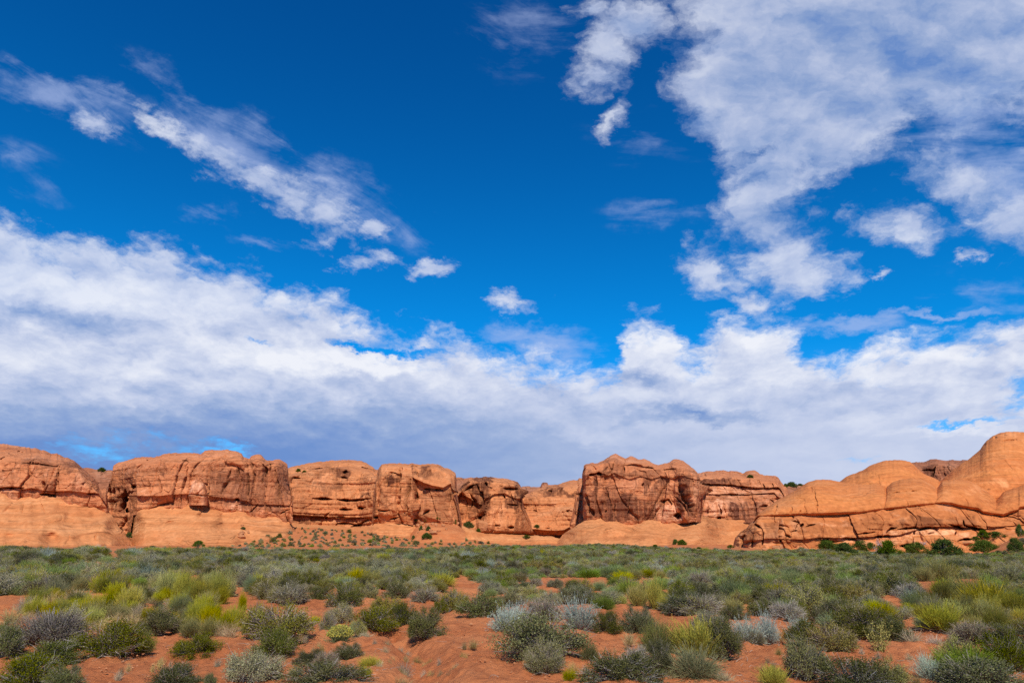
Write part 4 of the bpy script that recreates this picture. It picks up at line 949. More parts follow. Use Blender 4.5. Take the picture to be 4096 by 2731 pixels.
def mound():
    o = relief('sand_mound', [(2215, 118), (MO, [(870, 160), (1130, 172), (1900, 172)])], ['lin'], M_MOUND, None, 113,
               lambda x, y, z, s, **k: 0.9 * fbm(x / 9, y / 9, z / 5, 3, s) + .25 * fbm(x / 2, y / 2, z / 2, 3, s + 1), back=14, jag=2, drop=2.5)
    tag(o, 'bare orange sand mound dotted with small shrubs', kind='structure')


mound()

# ------------------------------------------------------------------ plants: building blocks (each is 1 wide and 1 high, scaled where it stands)
def unit(v):
    return v / (np.linalg.norm(v, axis=-1, keepdims=True) + 1e-9)


def leaf_quads(c, d, L, W, rng):
    n = len(c)
    L = L * rng.uniform(.65, 1.35, (n, 1))
    W = W * rng.uniform(.7, 1.3, (n, 1))
    s = unit(np.cross(d, rng.normal(size=(n, 3))))
    V = np.stack([c - d * L / 2, c + s * W / 2, c + d * L / 2, c - s * W / 2], 1).reshape(-1, 3)
    return V, np.repeat(rng.uniform(0, 1, n), 4)


def ribbons(paths, w0, w1, rng, tint=None):
    n, K, _ = paths.shape
    t = unit(paths[:, -1] - paths[:, 0])
    s = unit(np.cross(t, rng.normal(size=(n, 3))))
    w = np.linspace(1, 0, K)[None, :, None] * (np.asarray(w0).reshape(-1, 1, 1) - w1) + w1
    a, b = paths - s[:, None] * w / 2, paths + s[:, None] * w / 2
    V = np.stack([a[:, :-1], b[:, :-1], b[:, 1:], a[:, 1:]], 2).reshape(-1, 3)
    ti = rng.uniform(0, 1, n) if tint is None else tint
    return V, np.repeat(ti, 4 * (K - 1))


def curved(a, b, K, sag, rng):
    t = np.linspace(0, 1, K)[None, :, None]
    p = a[:, None] * (1 - t) + b[:, None] * t
    off = rng.normal(size=(len(a), 1, 3)) * sag
    off[..., 2] += sag * 0.6
    p = p + off * np.sin(np.pi * t)
    if K > 3:
        p[:, 1:-1] += rng.normal(size=(len(a), K - 2, 3)) * sag * .35
    return p


def cat(parts):
    V = np.concatenate([p[0] for p in parts])
    return V, np.concatenate([p[1] for p in parts])


def fit(sets):
    """scale to a 1 x 1 x 1 envelope standing on z = 0"""
    allv = np.concatenate([s[0] for s in sets if s is not None])
    w = np.percentile(np.abs(allv[:, :2]), 98)
    h = np.percentile(allv[:, 2], 99.3)
    k = np.array([.5 / w, .5 / w, 1 / h])
    return [None if s is None else (s[0] * k, s[1]) for s in sets]


def bush(seed, clumps=46, leaves=6500, L=.036, W=.014, twigs=900, grey=.3, squat=.8, spread=.07):
    rng = np.random.default_rng(seed)
    ph = rng.uniform(0, 6.28, 3)
    d = unit(rng.normal(size=(clumps, 3)))
    d[:, 2] = np.abs(d[:, 2]) * .95 - .10
    d = unit(d)
    az = np.arctan2(d[:, 1], d[:, 0])
    lump = 1 + .16 * np.sin(2 * az + ph[0]) + .12 * np.sin(3 * az + ph[1])
    r = rng.uniform(.72, 1.0, clumps) * lump
    inner = rng.random(clumps) < .25
    r[inner] *= .6
    c = d * r[:, None] * np.array([.46, .46, squat * .52]) + np.array([0, 0, .14])
    c[:, 2] = np.maximum(c[:, 2], .06)
    own = rng.integers(0, clumps, leaves)
    share = rng.uniform(.35, 1.6, clumps)
    own = rng.choice(clumps, leaves, p=share / share.sum())
    q = rng.normal(size=(leaves, 3)) * spread * rng.uniform(.7, 1.25, (clumps, 1))[own]
    pos = c[own] + q + d[own] * np.abs(rng.normal(size=(leaves, 1))) * spread * .9
    pos[:, 2] = np.maximum(pos[:, 2], .015)
    dr = unit(d[own] * .55 + rng.normal(size=(leaves, 3)) * .62 + np.array([0, 0, .35]))
    lf = leaf_quads(pos, dr, L, W, rng)
    lf = (lf[0], np.clip(lf[1] * .75 + np.repeat(rng.uniform(0, .3, clumps)[own], 4), 0, 1))
    # branches from the foot to each clump, then twigs that end in or poke out of the leaves
    base = rng.normal(size=(clumps, 3)) * np.array([.05, .05, 0])
    main = curved(base, c, 5, .04, rng)
    tw = [ribbons(main, np.full(clumps, .020), .008, rng)]
    k = rng.integers(0, clumps, twigs)
    f = rng.uniform(.45, .95, (twigs, 1))
    st = base[k] * (1 - f) + c[k] * f + rng.normal(size=(twigs, 3)) * .012
    poke = rng.uniform(.4, 1.0 + grey, (twigs, 1))
    en = c[k] + rng.normal(size=(twigs, 3)) * spread * 1.25 + d[k] * spread * 1.25 * poke
    en[:, 2] = np.maximum(en[:, 2], .01)
    tw.append(ribbons(curved(st, en, 4, .015, rng), np.full(twigs, .0085), .0045, rng))
    return fit([lf, cat(tw)])


def broom(seed, stems=1500, w=.011, ring=.22, up=.55, forks=2, leafy=0, L=.03, W=.012, dead=120, droop=0.0):
    """a plant of many thin upright stems (joint-fir, rabbitbrush, silver sage)"""
    rng = np.random.default_rng(seed)
    tufts = 26
    ta, tr = rng.uniform(0, 6.283, tufts), np.sqrt(rng.uniform(0, 1, tufts)) * ring
    tb = np.stack([np.cos(ta) * tr, np.sin(ta) * tr, 0 * ta], 1)
    k = rng.integers(0, tufts, stems)
    th = rng.uniform(.55, 1.0, tufts)
    d = unit(rng.normal(size=(stems, 3)) * .42 + tb[k] / ring * .8 + np.array([0, 0, up * 2]))
    d[:, 2] = np.abs(d[:, 2])
    ln = th[k] * rng.uniform(.5, 1.05, stems)
    b = tb[k] + rng.normal(size=(stems, 3)) * np.array([.03, .03, 0])
    f0 = rng.uniform(0, .45, (stems, 1))
    st = b + d * ln[:, None] * f0 * .8
    en = b + d * ln[:, None] + rng.normal(size=(stems, 3)) * .03
    en[:, 2] -= droop * ln ** 2
    p = curved(st, en, 4, .02, rng)
    a = ribbons(p, np.full(stems, w), w * .55, rng, np.clip(rng.uniform(0, .7, stems) + rng.uniform(0, .35, tufts)[k], 0, 1))
    parts = [a]
    if forks:
        n2 = stems * forks
        kk = rng.integers(0, stems, n2)
        t = rng.uniform(.4, .95, (n2, 1))
        s2 = st[kk] * (1 - t) + en[kk] * t
        e2 = s2 + (d[kk] + rng.normal(size=(n2, 3)) * .35) * rng.uniform(.05, .16, (n2, 1))
        parts.append(ribbons(curved(s2, e2, 3, .01, rng), np.full(n2, w * .8), w * .5, rng, np.clip(rng.uniform(0, .7, n2) + rng.uniform(0, .35, tufts)[k[kk]], 0, 1)))
    if leafy:
        kk = rng.integers(0, stems, leafy)
        t = rng.uniform(.45, 1.02, (leafy, 1))
        s2 = st[kk] * (1 - t) + en[kk] * t + rng.normal(size=(leafy, 3)) * .012
        parts.append(leaf_quads(s2, unit(d[kk] + rng.normal(size=(leafy, 3)) * .5), L, W, rng))
    m = dead
    kd = rng.integers(0, tufts, m)
    dd = unit(rng.normal(size=(m, 3)) * .6 + tb[kd] / ring + np.array([0, 0, .6]))
    dd[:, 2] = np.abs(dd[:, 2])
    tw = ribbons(curved(tb[kd], tb[kd] + dd * rng.uniform(.2, .6, (m, 1)), 4, .03, rng), np.full(m, .012), .005, rng)
    lo = parts[0][0]
    for q in parts:
        q[0][:, 2] = np.maximum(q[0][:, 2], .01)
    return fit([cat(parts), tw])


def tuft(seed, blades=260, w=.02):
    rng = np.random.default_rng(seed)
    b = rng.normal(size=(blades, 3)) * np.array([.10, .10, 0])
    d = unit(rng.normal(size=(blades, 3)) * .5 + b * 3 + np.array([0, 0, .9]))
    d[:, 2] = np.abs(d[:, 2])
    e = b + d * rng.uniform(.3, 1.0, (blades, 1))
    e[:, 2] *= .8
    return fit([ribbons(curved(b, e, 4, .07, rng), np.full(blades, w), w * .35, rng), None])


def flower(seed):
    rng = np.random.default_rng(seed)
    a, tw = broom(seed, 520, .014, .16, .5, 1, 0, dead=40)
    n = 1700
    d = unit(rng.normal(size=(n, 3)))
    d[:, 2] = np.abs(d[:, 2]) * .8 + .15
    d = unit(d)
    c = d * np.array([.48, .48, .62]) * rng.uniform(.85, 1.05, (n, 1)) + np.array([0, 0, .34])
    h = leaf_quads(c, unit(rng.normal(size=(n, 3)) + d * .4), .05, .045, rng)
    return fit([a, tw, h])


def stalky(seed):
    rng = np.random.default_rng(seed)
    n = 16
    b = rng.normal(size=(n, 3)) * np.array([.09, .09, 0])
    e = b * 2.6 + np.stack([rng.normal(size=n) * .10, rng.normal(size=n) * .10, rng.uniform(.65, 1.05, n)], 1)
    st = curved(b, e, 5, .03, rng)
    parts = [ribbons(st, np.full(n, .018), .008, rng)]
    m = 900
    k = rng.integers(0, n, m)
    t = rng.uniform(.05, 1, m)
    i = np.minimum((t * 4).astype(int), 3)
    f = (t * 4 - i)[:, None]
    p = st[k, i] * (1 - f) + st[k, i + 1] * f + rng.normal(size=(m, 3)) * (.05 * (1.15 - t) + .012)[:, None]
    parts.append(leaf_quads(p, unit(rng.normal(size=(m, 3)) + np.array([0, 0, .3])), .05, .030, rng))
    return fit([cat(parts), None])


def plant_mesh(name, sets, mats):
    V = np.concatenate([s[0] for s in sets if s is not None])
    T = np.concatenate([s[1] for s in sets if s is not None])
    mi = np.concatenate([np.full(len(s[0]) // 4, i) for i, s in enumerate(sets) if s is not None])
    return mesh(name, V, np.arange(len(V)).reshape(-1, 4), mats, False, {'tint': T}, mi)


def family(nm, parts, mats, sets_list):
    """for each variant: one mesh for all, and one mesh for each part"""
    fam = []
    for sets in sets_list:
        whole = plant_mesh(nm, sets, mats)
        pm = [(p, plant_mesh(p, [s], [m])) for p, m, s in zip(parts, mats, sets) if s is not None]
        fam.append((whole, pm))
    return fam


FAM = {
    'dark': family('blackbrush', ('foliage', 'branches'), (L_DARK, L_TWG), [bush(s, 60, 15000, .026, .016, 1000, .22, .85, .062) for s in (1, 2, 3, 4)]),
    'grey': family('blackbrush', ('foliage', 'branches'), (L_GREY, L_TWG), [bush(s, 62, 12500, .025, .015, 1300, .35, .8, .06) for s in (11, 12, 13, 14)]),
    'twig': family('blackbrush', ('foliage', 'branches'), (L_GREY, L_TWG), [bush(s, 56, 4200, .027, .012, 3000, .5, .8, .07) for s in (15, 16)]),
    'yellow': family('joint_fir', ('stems', 'dead_stems'), (L_YEL, L_BRN), [broom(s, 1100, .013, .30, .55, 2) for s in (21, 22, 23)]),
    'green': family('joint_fir', ('stems', 'dead_stems'), (L_GRN, L_BRN), [broom(s, 1200, .012, .26, .42, 2) for s in (31, 32)]),
    'olive': family('joint_fir', ('stems', 'dead_stems'), (L_OLV, L_BRN), [broom(s, 1500, .010, .24, .30, 2, dead=300, droop=.1) for s in (41, 42)]),
    'silver': family('sagebrush', ('foliage', 'branches'), (L_SIL, L_BRN), [broom(s, 420, .011, .20, .42, 1, 3400, .05, .016, 260) for s in (51, 52)]),
    'straw': family('grass_tuft', ('blades',), (L_DRY,), [tuft(s) for s in (61, 62, 63)]),
    'flower': family('snakeweed', ('stems', 'dead_stems', 'flower_heads'), (L_GRN, L_BRN, L_FLO), [flower(71)]),
    'stalk': family('tall_herb', ('stalks',), (L_YEL,), [stalky(81)]),
    'orange': family('dry_herb', ('leaves',), (L_ORG,), [stalky(85)]),
}
NAME = {'dark': 'blackbrush_shrub', 'grey': 'blackbrush_shrub', 'twig': 'blackbrush_shrub', 'yellow': 'joint_fir_shrub', 'green': 'joint_fir_shrub', 'olive': 'joint_fir_shrub',
        'silver': 'sagebrush_shrub', 'straw': 'grass_tuft', 'flower': 'snakeweed_shrub', 'stalk': 'tall_herb', 'orange': 'dry_herb'}
CATEG = {'straw': 'grass tuft', 'stalk': 'plant', 'orange': 'plant'}
RNG = np.random.default_rng(2024)


def plant(kind, x, y, w, h, label, group=None, parts=True, z=None, var=None, dep=None):
    fam = FAM[kind]
    whole, pm = fam[int(RNG.integers(0, len(fam))) if var is None else var % len(fam)]
    z = float(ground_z(x, y)) if z is None else z
    o = link(NAME[kind], None if parts else whole)
    o.location = (x, y, z - .015)
    o.rotation_euler = (0, 0, float(RNG.uniform(0, 6.283)))
    sc = (w, w if dep is None else dep, h)
    if parts:
        for pn, me in pm:
            c = link(pn, me, o)
            c.scale = sc
    else:
        o.scale = sc
    return tag(o, label, CATEG.get(kind, 'shrub'), group)


# ------------------------------------------------------------------ plants that can be told apart, near the viewer
cl, cm, cr_, cq = (lambda ox: (lambda x, y: (ox + x * .44643, 2100 + y * .44643)))(0), None, None, None


def crop(ox):
    return lambda x, y: (ox + x * .44643, 2100 + y * .44643)


cl, cm, cr_, cq = crop(0), crop(1000), crop(2000), crop(3046)
TAKEN = []          # x, y, radius


def put(cp, cx, by, w, h, kind, label=None, var=None, group=None):
    """crop pixel of the middle of the foot, width and height in crop pixels"""
    px, py = cp(cx, by)
    x, y = at_ground(px, py)
    sc = y / (FPX * (CT - (CY - py) / FPX * ST)) * .44643
    wm, hm = w * sc, h * sc
    y2 = y + .36 * wm
    x2 = x * y2 / y
    if kind != 'straw':
        wm, hm = (wm * 1.08, hm * 1.14) if cp in (cr_, cq) else (wm * 1.0, hm * 1.05)
    hm = max(.12, hm - .10 * wm)
    TAKEN.append((x2, y2, wm * .5))
    o = plant(kind, x2, y2, wm, hm, label, group, True, None, var)
    if kind != 'straw':
        o.rotation_euler[2] = float(RNG.uniform(0, 6.283))
    return o


NEAR = [
    # left quarter
    (cl, 430, 1085, 560, 330, 'twig', 'big bare-twigged grey shrub, green on top, left of the large dark shrub', 0),
    (cl, 600, 1010, 330, 300, 'grey', 'grey shrub crowding the right side of the big bare-twigged shrub', 1),
    (cl, 990, 1165, 520, 330, 'dark', 'large dense dark green shrub on red sand with a small yellow-green shrub at its right', 0),
    (cl, 1430, 945, 370, 240, 'dark', 'dark rounded shrub standing in front of the yellow patch on the left', 1),
    (cl, 1760, 1205, 470, 230, 'dark', 'low solitary dark green shrub in the open red sand on the left', 2),
    (cl, 450, 1245, 530, 240, 'dark', 'spreading green shrub with bare grey twigs in front of the bare-twigged shrub', 3),
    (cl, 250, 1500, 560, 330, 'dark', 'bushy green shrub in the bottom left corner', 0),
    (cl, 560, 1500, 300, 230, 'dark', 'low green shrub beside the bushy corner shrub, spilling over bare sand', 2),
    (cl, 40, 1165, 270, 300, 'dark', 'dark shrub cut by the left edge of the photo, above the sand track', 1),
    (cl, 150, 1130, 110, 110, 'olive', 'small olive clump at the right foot of the shrub cut by the left edge', 0),
    (cl, 20, 930, 90, 80, 'green', 'bright green tuft at the left edge of the photo', 0),
    (cl, 1295, 1115, 190, 180, 'olive', 'small yellow-green shrub at the right side of the large dense dark shrub', 1),
    (cl, 500, 1035, 130, 100, 'green', 'bright green clump among bare grey twigs', 1),
    (cl, 2240, 1460, 470, 300, 'grey', 'grey-green shrub at the bottom edge between two bare sand patches', 2),
    (cl, 1560, 1510, 480, 230, 'dark', 'pale-tipped green shrub cut by the bottom edge, left of centre', 3),
    (cl, 1870, 1480, 130, 120, 'dark', 'tiny green shrub at the bottom edge beside the pale-tipped shrub', 1),
    (cl, 2060, 985, 150, 150, 'straw', 'dry straw tuft at the corner of the yellow patch and the red sand', 0),
    (cl, 1960, 960, 110, 100, 'straw', 'small dry straw tuft left of the corner tuft by the yellow patch', 1),
    (cl, 250, 870, 300, 110, 'straw', 'wide dry grass behind the big bare-twigged shrub', 2),
    (cl, 100, 850, 200, 160, 'straw', 'dry seeding grass near the left edge, behind the sand track', 0),
    # centre left
    (cm, 270, 1030, 560, 330, 'grey', 'broad grey twiggy shrub left of the yellow flowering shrub', 0),
    (cm, 60, 1000, 330, 300, 'grey', 'grey twiggy shrub at the left of the broad grey shrub', 3),
    (cm, 215, 1230, 420, 300, 'dark', 'green-bottomed shrub with grey tips in front of the broad grey shrub', 1),
    (cm, 800, 1085, 240, 180, 'flower', 'yellow flowering shrub on the red sand', 0),
    (cm, 690, 940, 150, 160, 'twig', 'small bare grey shrub on a single stem behind the flowering shrub', 1),
    (cm, 810, 860, 250, 180, 'grey', 'domed grey-green shrub right of the small bare stemmed shrub', 2),
    (cm, 1110, 940, 430, 220, 'dark', 'wide dark shrub behind the yellow flowering shrub', 3),
    (cm, 960, 1000, 170, 150, 'grey', 'small grey-green shrub touching the wide dark shrub', 1),
    (cm, 1570, 1005, 350, 270, 'dark', 'round dark shrub at the head of the little gully', 2),
    (cm, 1370, 895, 250, 210, 'dark', 'green shrub just behind the round dark shrub by the gully', 0),
    (cm, 1200, 790, 310, 180, 'grey', 'pale grey shrub behind the wide dark shrub, near the centre', 3),
    (cm, 540, 1285, 270, 150, 'dark', 'low green shrub left of a grey twiggy mass near the bottom', 1),
    (cm, 880, 1240, 260, 160, 'dark', 'bright-leaved green shrub at the right end of a low clump near the bottom', 2),
    (cm, 660, 1330, 260, 170, 'twig', 'lavender-grey twiggy shrub in the middle of a low clump near the bottom', 0),
    (cm, 690, 1500, 720, 260, 'dark', 'wide green shrub filling the bottom edge left of centre', 3),
    (cm, 1070, 1320, 200, 115, 'yellow', 'bright yellow-green cushion near the bottom edge', 0),
    (cm, 1030, 1400, 120, 110, 'yellow', 'small yellow cushion in front of the bright yellow-green one', 1),
    (cm, 240, 1400, 90, 80, 'yellow', 'little yellow-green tuft beside the grey-green bottom shrub', 2),
    (cm, 400, 1390, 120, 100, 'yellow', 'yellow-green tuft at the left end of the wide bottom shrub', 0),
    (cm, 1830, 780, 260, 200, 'grey', 'grey twiggy shrub left of the pale silver one', 0),
    (cm, 1700, 790, 130, 120, 'dark', 'small dark shrub left of the grey twiggy shrub', 1),
    (cm, 2080, 840, 380, 230, 'dark', 'dark shrub with bare lower branches just behind the pale silver shrub', 0),
    (cm, 2300, 985, 330, 260, 'silver', 'pale silver shrub with bare brown base, beside dark shrubs', 0),
    (cm, 860, 710, 310, 230, 'dark', 'dark green shrub with a sandy hollow at its foot', 2),
    (cm, 620, 670, 230, 140, 'dark', 'dark shrub left of the one with a sandy hollow', 3),
    (cm, 350, 700, 340, 210, 'grey', 'grey shrub with fanned bare stems at its base', 2),
    (cm, 130, 660, 300, 200, 'grey', 'grey-green shrub left of the one with fanned bare stems', 1),
    (cm, 1060, 650, 180, 150, 'grey', 'small grey shrub on the edge of the central sand gap', 1),
    (cm, 1320, 650, 280, 160, 'dark', 'dark shrub above the central sand gap', 1),
    (cm, 1580, 675, 270, 140, 'twig', 'bare low twiggy shrub on the central sand gap', 1),
    (cm, 1340, 1105, 90, 70, 'straw', 'tiny straw tuft on sand, left of the pair near the gully', 0),
    (cm, 1490, 1135, 100, 95, 'straw', 'straw tuft at the upper edge of the gully', 1),
    (cm, 1380, 1300, 190, 150, 'straw', 'large grey-tan grass tuft left of the gully', 2),
    (cm, 1350, 1400, 200, 90, 'straw', 'sprawling grass below the large tuft left of the gully', 0),
    (cm, 2000, 1135, 110, 95, 'straw', 'greenish grass tuft alone on sand right of the gully', 1),
    (cm, 1920, 1135, 60, 60, 'straw', 'tiny grass tuft beside the greenish one', 2),
    (cm, 1210, 1180, 80, 60, 'straw', 'small straw tuft between the flowering shrub and the gully', 0),
    (cm, 1030, 1035, 150, 80, 'straw', 'straw tuft right behind the yellow flowering shrub', 1),
    (cm, 1640, 1265, 60, 80, 'straw', 'thin straw tuft standing in the gully', 2),
    (cm, 1790, 1320, 90, 80, 'straw', 'grey straw tuft just right of the gully', 0),
    (cm, 1860, 1295, 50, 60, 'straw', 'small straw tuft paired with the grey one right of the gully', 1),
    (cm, 1930, 1240, 60, 50, 'straw', 'little tuft on open sand above the pair right of the gully', 2),
    (cm, 250, 1260, 170, 80, 'straw', 'grass at the foot of the green-bottomed shrub', 0),
    (cm, 610, 1125, 60, 70, 'straw', 'wispy tuft on sand left of the flowering shrub', 1),
    (cm, 590, 840, 80, 70, 'yellow', 'little yellow tuft on the sand strip beside the broad grey shrub', 1),
    (cm, 190, 690, 80, 130, 'yellow', 'upright yellow sprig in front of the grey shrubs left of centre', 2),
    # centre right
    (cr_, 345, 1270, 660, 400, 'dark', 'biggest round dark shrub on the sand at centre bottom', 0),
    (cr_, 390, 1375, 330, 290, 'grey', 'grey-topped shrub pressed against the front of the biggest dark shrub', 1),
    (cr_, 130, 920, 250, 210, 'silver', 'small silvery shrub behind the biggest round dark shrub', 1),
    (cr_, 390, 890, 330, 190, 'twig', 'lavender-grey twiggy shrub behind the biggest round dark shrub', 0),
    (cr_, 720, 970, 340, 270, 'silver', 'tall pale silver shrub right of the biggest round dark shrub', 0),
    (cr_, 970, 990, 240, 180, 'dark', 'compact dark green shrub right of the tall pale silver shrub', 3),
    (cr_, 800, 1250, 150, 150, 'olive', 'small upright sprig of a shrub alone on the sand right of the biggest shrub', 1),
    (cr_, 1250, 990, 290, 210, 'dark', 'dark shrub behind the sprawling olive shrub', 2),
    (cr_, 1430, 1190, 300, 290, 'olive', 'tan-tipped olive shrub at the back of the large mixed clump', 0),
    (cr_, 1800, 1210, 430, 330, 'yellow', 'yellow-green sprawling joint-fir in the middle of the large mixed clump', 1),
    (cr_, 1440, 1370, 280, 260, 'dark', 'deep green shrub at the front left of the large mixed clump', 0),
    (cr_, 1750, 1420, 470, 270, 'olive', 'olive sprawling joint-fir at the front of the large mixed clump', 1),
    (cr_, 2020, 1210, 340, 340, 'dark', 'dark shrub at the right end of the large mixed clump', 1),
    (cr_, 1880, 1010, 330, 220, 'grey', 'grey twiggy shrub behind the large mixed clump', 3),
    (cr_, 1240, 1290, 220, 150, 'twig', 'bare-branched low shrub at the left foot of the large mixed clump', 1),
    (cr_, 1100, 1500, 640, 300, 'dark', 'fresh green shrub filling the bottom edge right of centre', 2),
    (cr_, 2230, 1070, 320, 230, 'silver', 'grey-green silvery shrub right of the large mixed clump', 1),
    (cr_, 2310, 1080, 130, 120, 'twig', 'little brown twiggy shrub in front of the silvery one', 0),
    (cr_, 620, 1430, 110, 90, 'yellow', 'yellow grass clump at the bottom edge left of the fresh green shrub', 0),
    (cr_, 1160, 1080, 140, 130, 'straw', 'dry grass at the upper left of the large mixed clump', 2),
    (cr_, 2000, 1430, 200, 110, 'straw', 'dry grass below the olive sprawling joint-fir', 0),
    (cr_, 680, 1370, 100, 90, 'straw', 'wispy yellow grass above the bottom edge near the fresh green shrub', 1),
    (cr_, 840, 650, 130, 70, 'dark', 'small dark shrub in a sand gap above the tall silver shrub', 1),
    # right quarter
    (cq, 70, 1060, 190, 250, 'silver', 'blue-green sage on a twisted trunk beside dry grass', 0),
    (cq, 360, 1020, 220, 190, 'silver', 'blue-green sage half hidden behind a dark shrub', 1),
    (cq, 390, 1080, 250, 210, 'dark', 'dark shrub leaning in front of the half-hidden sage', 0),
    (cq, 660, 1150, 380, 240, 'grey', 'brownish grey shrub right of the dark one by the sage', 0),
    (cq, 410, 1380, 360, 340, 'grey', 'tall grey-green shrub on sand left of the fresh-leaved bottom shrub', 2),
    (cq, 860, 1510, 560, 320, 'dark', 'fresh-leaved dark green shrub at the bottom edge on the right', 3),
    (cq, 120, 1450, 260, 160, 'yellow', 'bright yellow-green cushion at the bottom edge on the right', 2),
    (cq, 1065, 1155, 230, 260, 'stalk', 'tall lime-green flowering stalks on bare sand', 0),
    (cq, 1510, 1380, 230, 220, 'silver', 'pale silver shrub alone on sand at the lower right', 0),
    (cq, 1980, 1510, 700, 330, 'dark', 'large dark shrub filling the bottom right corner', 0),
    (cq, 2200, 1330, 420, 330, 'dark', 'dark shrub at the right edge above the corner shrub', 2),
    (cq, 1780, 1290, 380, 260, 'grey', 'grey-green shrub at the back left of the corner thicket', 1),
    (cq, 1900, 1090, 420, 220, 'twig', 'lavender-grey twiggy shrub behind the corner thicket', 0),
    (cq, 2220, 1110, 280, 210, 'dark', 'dark green shrub at the right edge behind the corner thicket', 3),
    (cq, 1170, 1040, 330, 220, 'dark', 'dark shrub behind the tall lime-green stalks', 1),
    (cq, 620, 900, 330, 220, 'dark', 'green shrub left of the tall lime-green stalks, above the sand', 2),
    (cq, 830, 910, 260, 200, 'grey', 'greyish shrub next to the green one above the sand', 3),
    (cq, 1350, 1060, 210, 150, 'straw', 'dry grass right of the tall lime-green stalks', 0),
    (cq, 150, 1040, 160, 120, 'straw', 'dry grass beneath the sage on a twisted trunk', 1),
    (cq, 1560, 1080, 190, 120, 'straw', 'brown dry grass between the stalks and the corner thicket', 2),
    (cq, 1180, 1350, 110, 70, 'straw', 'grey dead tuft right of the fresh-leaved bottom shrub', 0),
    (cq, 1330, 1220, 70, 50, 'straw', 'tiny tuft on sand above the lone silver shrub', 1),
    (cq, 1390, 1400, 130, 80, 'straw', 'straw wisps in front of the lone silver shrub', 2),
]
for a in NEAR:
    put(*a)

_rw = np.random.default_rng(99)
for cp_, zx, zy, zw, zh, n_ in ((cm, 1500, 1230, 480, 160, 22), (cl, 1350, 1330, 600, 110, 10), (cr_, 900, 1220, 260, 150, 7), (cq, 1150, 1250, 330, 130, 9), (cq, 60, 1230, 140, 110, 4), (cm, 560, 1130, 180, 110, 5)):
    for _ in range(n_):
        ww = _rw.uniform(30, 85)
        put(cp_, zx + _rw.uniform(-1, 1) * zw, zy + _rw.uniform(-1, 1) * zh, ww, ww * _rw.uniform(.6, 1.0), 'straw', 'stray wisp of dry grass on the open red sand of the foreground', None, 'stray grass wisps on the sand')
# the yellow patches: left, centre and right
YEL = [(cl, 1480, 640, 190, 170, 'yellow'), (cl, 1640, 660, 190, 180, 'yellow'), (cl, 1800, 690, 200, 150, 'yellow'), (cl, 1960, 640, 210, 150, 'yellow'), (cl, 2060, 620, 110, 130, 'yellow'),
       (cl, 720, 590, 140, 90, 'yellow'), (cl, 960, 560, 120, 70, 'green'), (cl, 960, 610, 80, 60, 'yellow'), (cl, 1240, 540, 130, 60, 'green'), (cl, 1000, 730, 200, 130, 'yellow'), (cl, 1140, 740, 190, 150, 'yellow'), (cl, 1240, 700, 120, 110, 'yellow'),
       (cl, 880, 830, 210, 130, 'yellow'), (cl, 1050, 840, 200, 110, 'yellow'), (cl, 330, 710, 190, 130, 'yellow'), (cl, 440, 680, 150, 100, 'yellow'), (cl, 290, 800, 160, 120, 'yellow'), (cl, 700, 720, 200, 100, 'olive'),
       (cl, 1620, 760, 200, 120, 'olive'), (cl, 1760, 860, 160, 140, 'yellow'), (cl, 1870, 870, 150, 130, 'yellow'), (cl, 1700, 960, 220, 110, 'yellow'), (cl, 1860, 965, 200, 120, 'yellow'), (cl, 1950, 700, 160, 120, 'yellow'),
       (cl, 2250, 580, 140, 100, 'green'), (cl, 2300, 560, 90, 90, 'yellow'), (cl, 2170, 750, 80, 110, 'yellow'), (cl, 1290, 930, 150, 90, 'olive'), (cl, 2090, 900, 90, 70, 'yellow'),
       (cr_, 1100, 510, 160, 60, 'yellow'), (cr_, 1210, 500, 130, 60, 'yellow'), (cr_, 1340, 490, 150, 60, 'yellow'), (cr_, 1420, 495, 110, 50, 'yellow'), (cr_, 1240, 740, 160, 130, 'yellow'), (cr_, 1390, 760, 150, 160, 'yellow'),
       (cr_, 1480, 770, 130, 90, 'yellow'), (cr_, 1590, 770, 140, 80, 'yellow'), (cr_, 930, 770, 180, 90, 'green'), (cr_, 1090, 720, 80, 60, 'yellow'), (cr_, 860, 345, 170, 50, 'green'), (cr_, 640, 390, 110, 40, 'green'),
       (cq, 1880, 700, 380, 160, 'olive'), (cq, 2050, 760, 360, 180, 'yellow'), (cq, 1700, 660, 180, 100, 'green'), (cq, 2250, 800, 260, 150, 'olive'), (cq, 1540, 790, 220, 120, 'olive'), (cq, 1620, 930, 260, 160, 'yellow'), (cq, 1780, 870, 240, 140, 'yellow'),
       (cq, 1450, 740, 200, 110, 'olive'), (cq, 1060, 860, 220, 110, 'yellow'), (cq, 1960, 880, 220, 120, 'olive'), (cq, 2130, 900, 220, 120, 'yellow'), (cq, 2310, 720, 130, 110, 'green'), (cq, 1000, 780, 120, 80, 'yellow'),
       (cq, 1600, 520, 260, 130, 'olive'), (cq, 1470, 530, 160, 90, 'yellow'), (cq, 1350, 520, 150, 90, 'olive'), (cq, 1140, 440, 150, 50, 'yellow'), (cq, 1250, 440, 110, 45, 'olive'), (cq, 2010, 430, 110, 60, 'olive')]
YEL = [(c, a, b, w, h * 1.45, k) for c, a, b, w, h, k in YEL]
ylab = {cl: 'yellow-green shrub in the big yellow patch behind the red sand on the left', cr_: 'yellow-green shrub in one of the small yellow strips amid grey scrub near the centre',
        cq: 'yellow-olive shrub in the sunny yellow thicket on the right'}
for a in YEL:
    put(*a, label=ylab[a[0]], group={cl: 'yellow patch on the left', cr_: 'yellow strips near the centre', cq: 'yellow thicket on the right'}[a[0]])
_rg = np.random.default_rng(404)
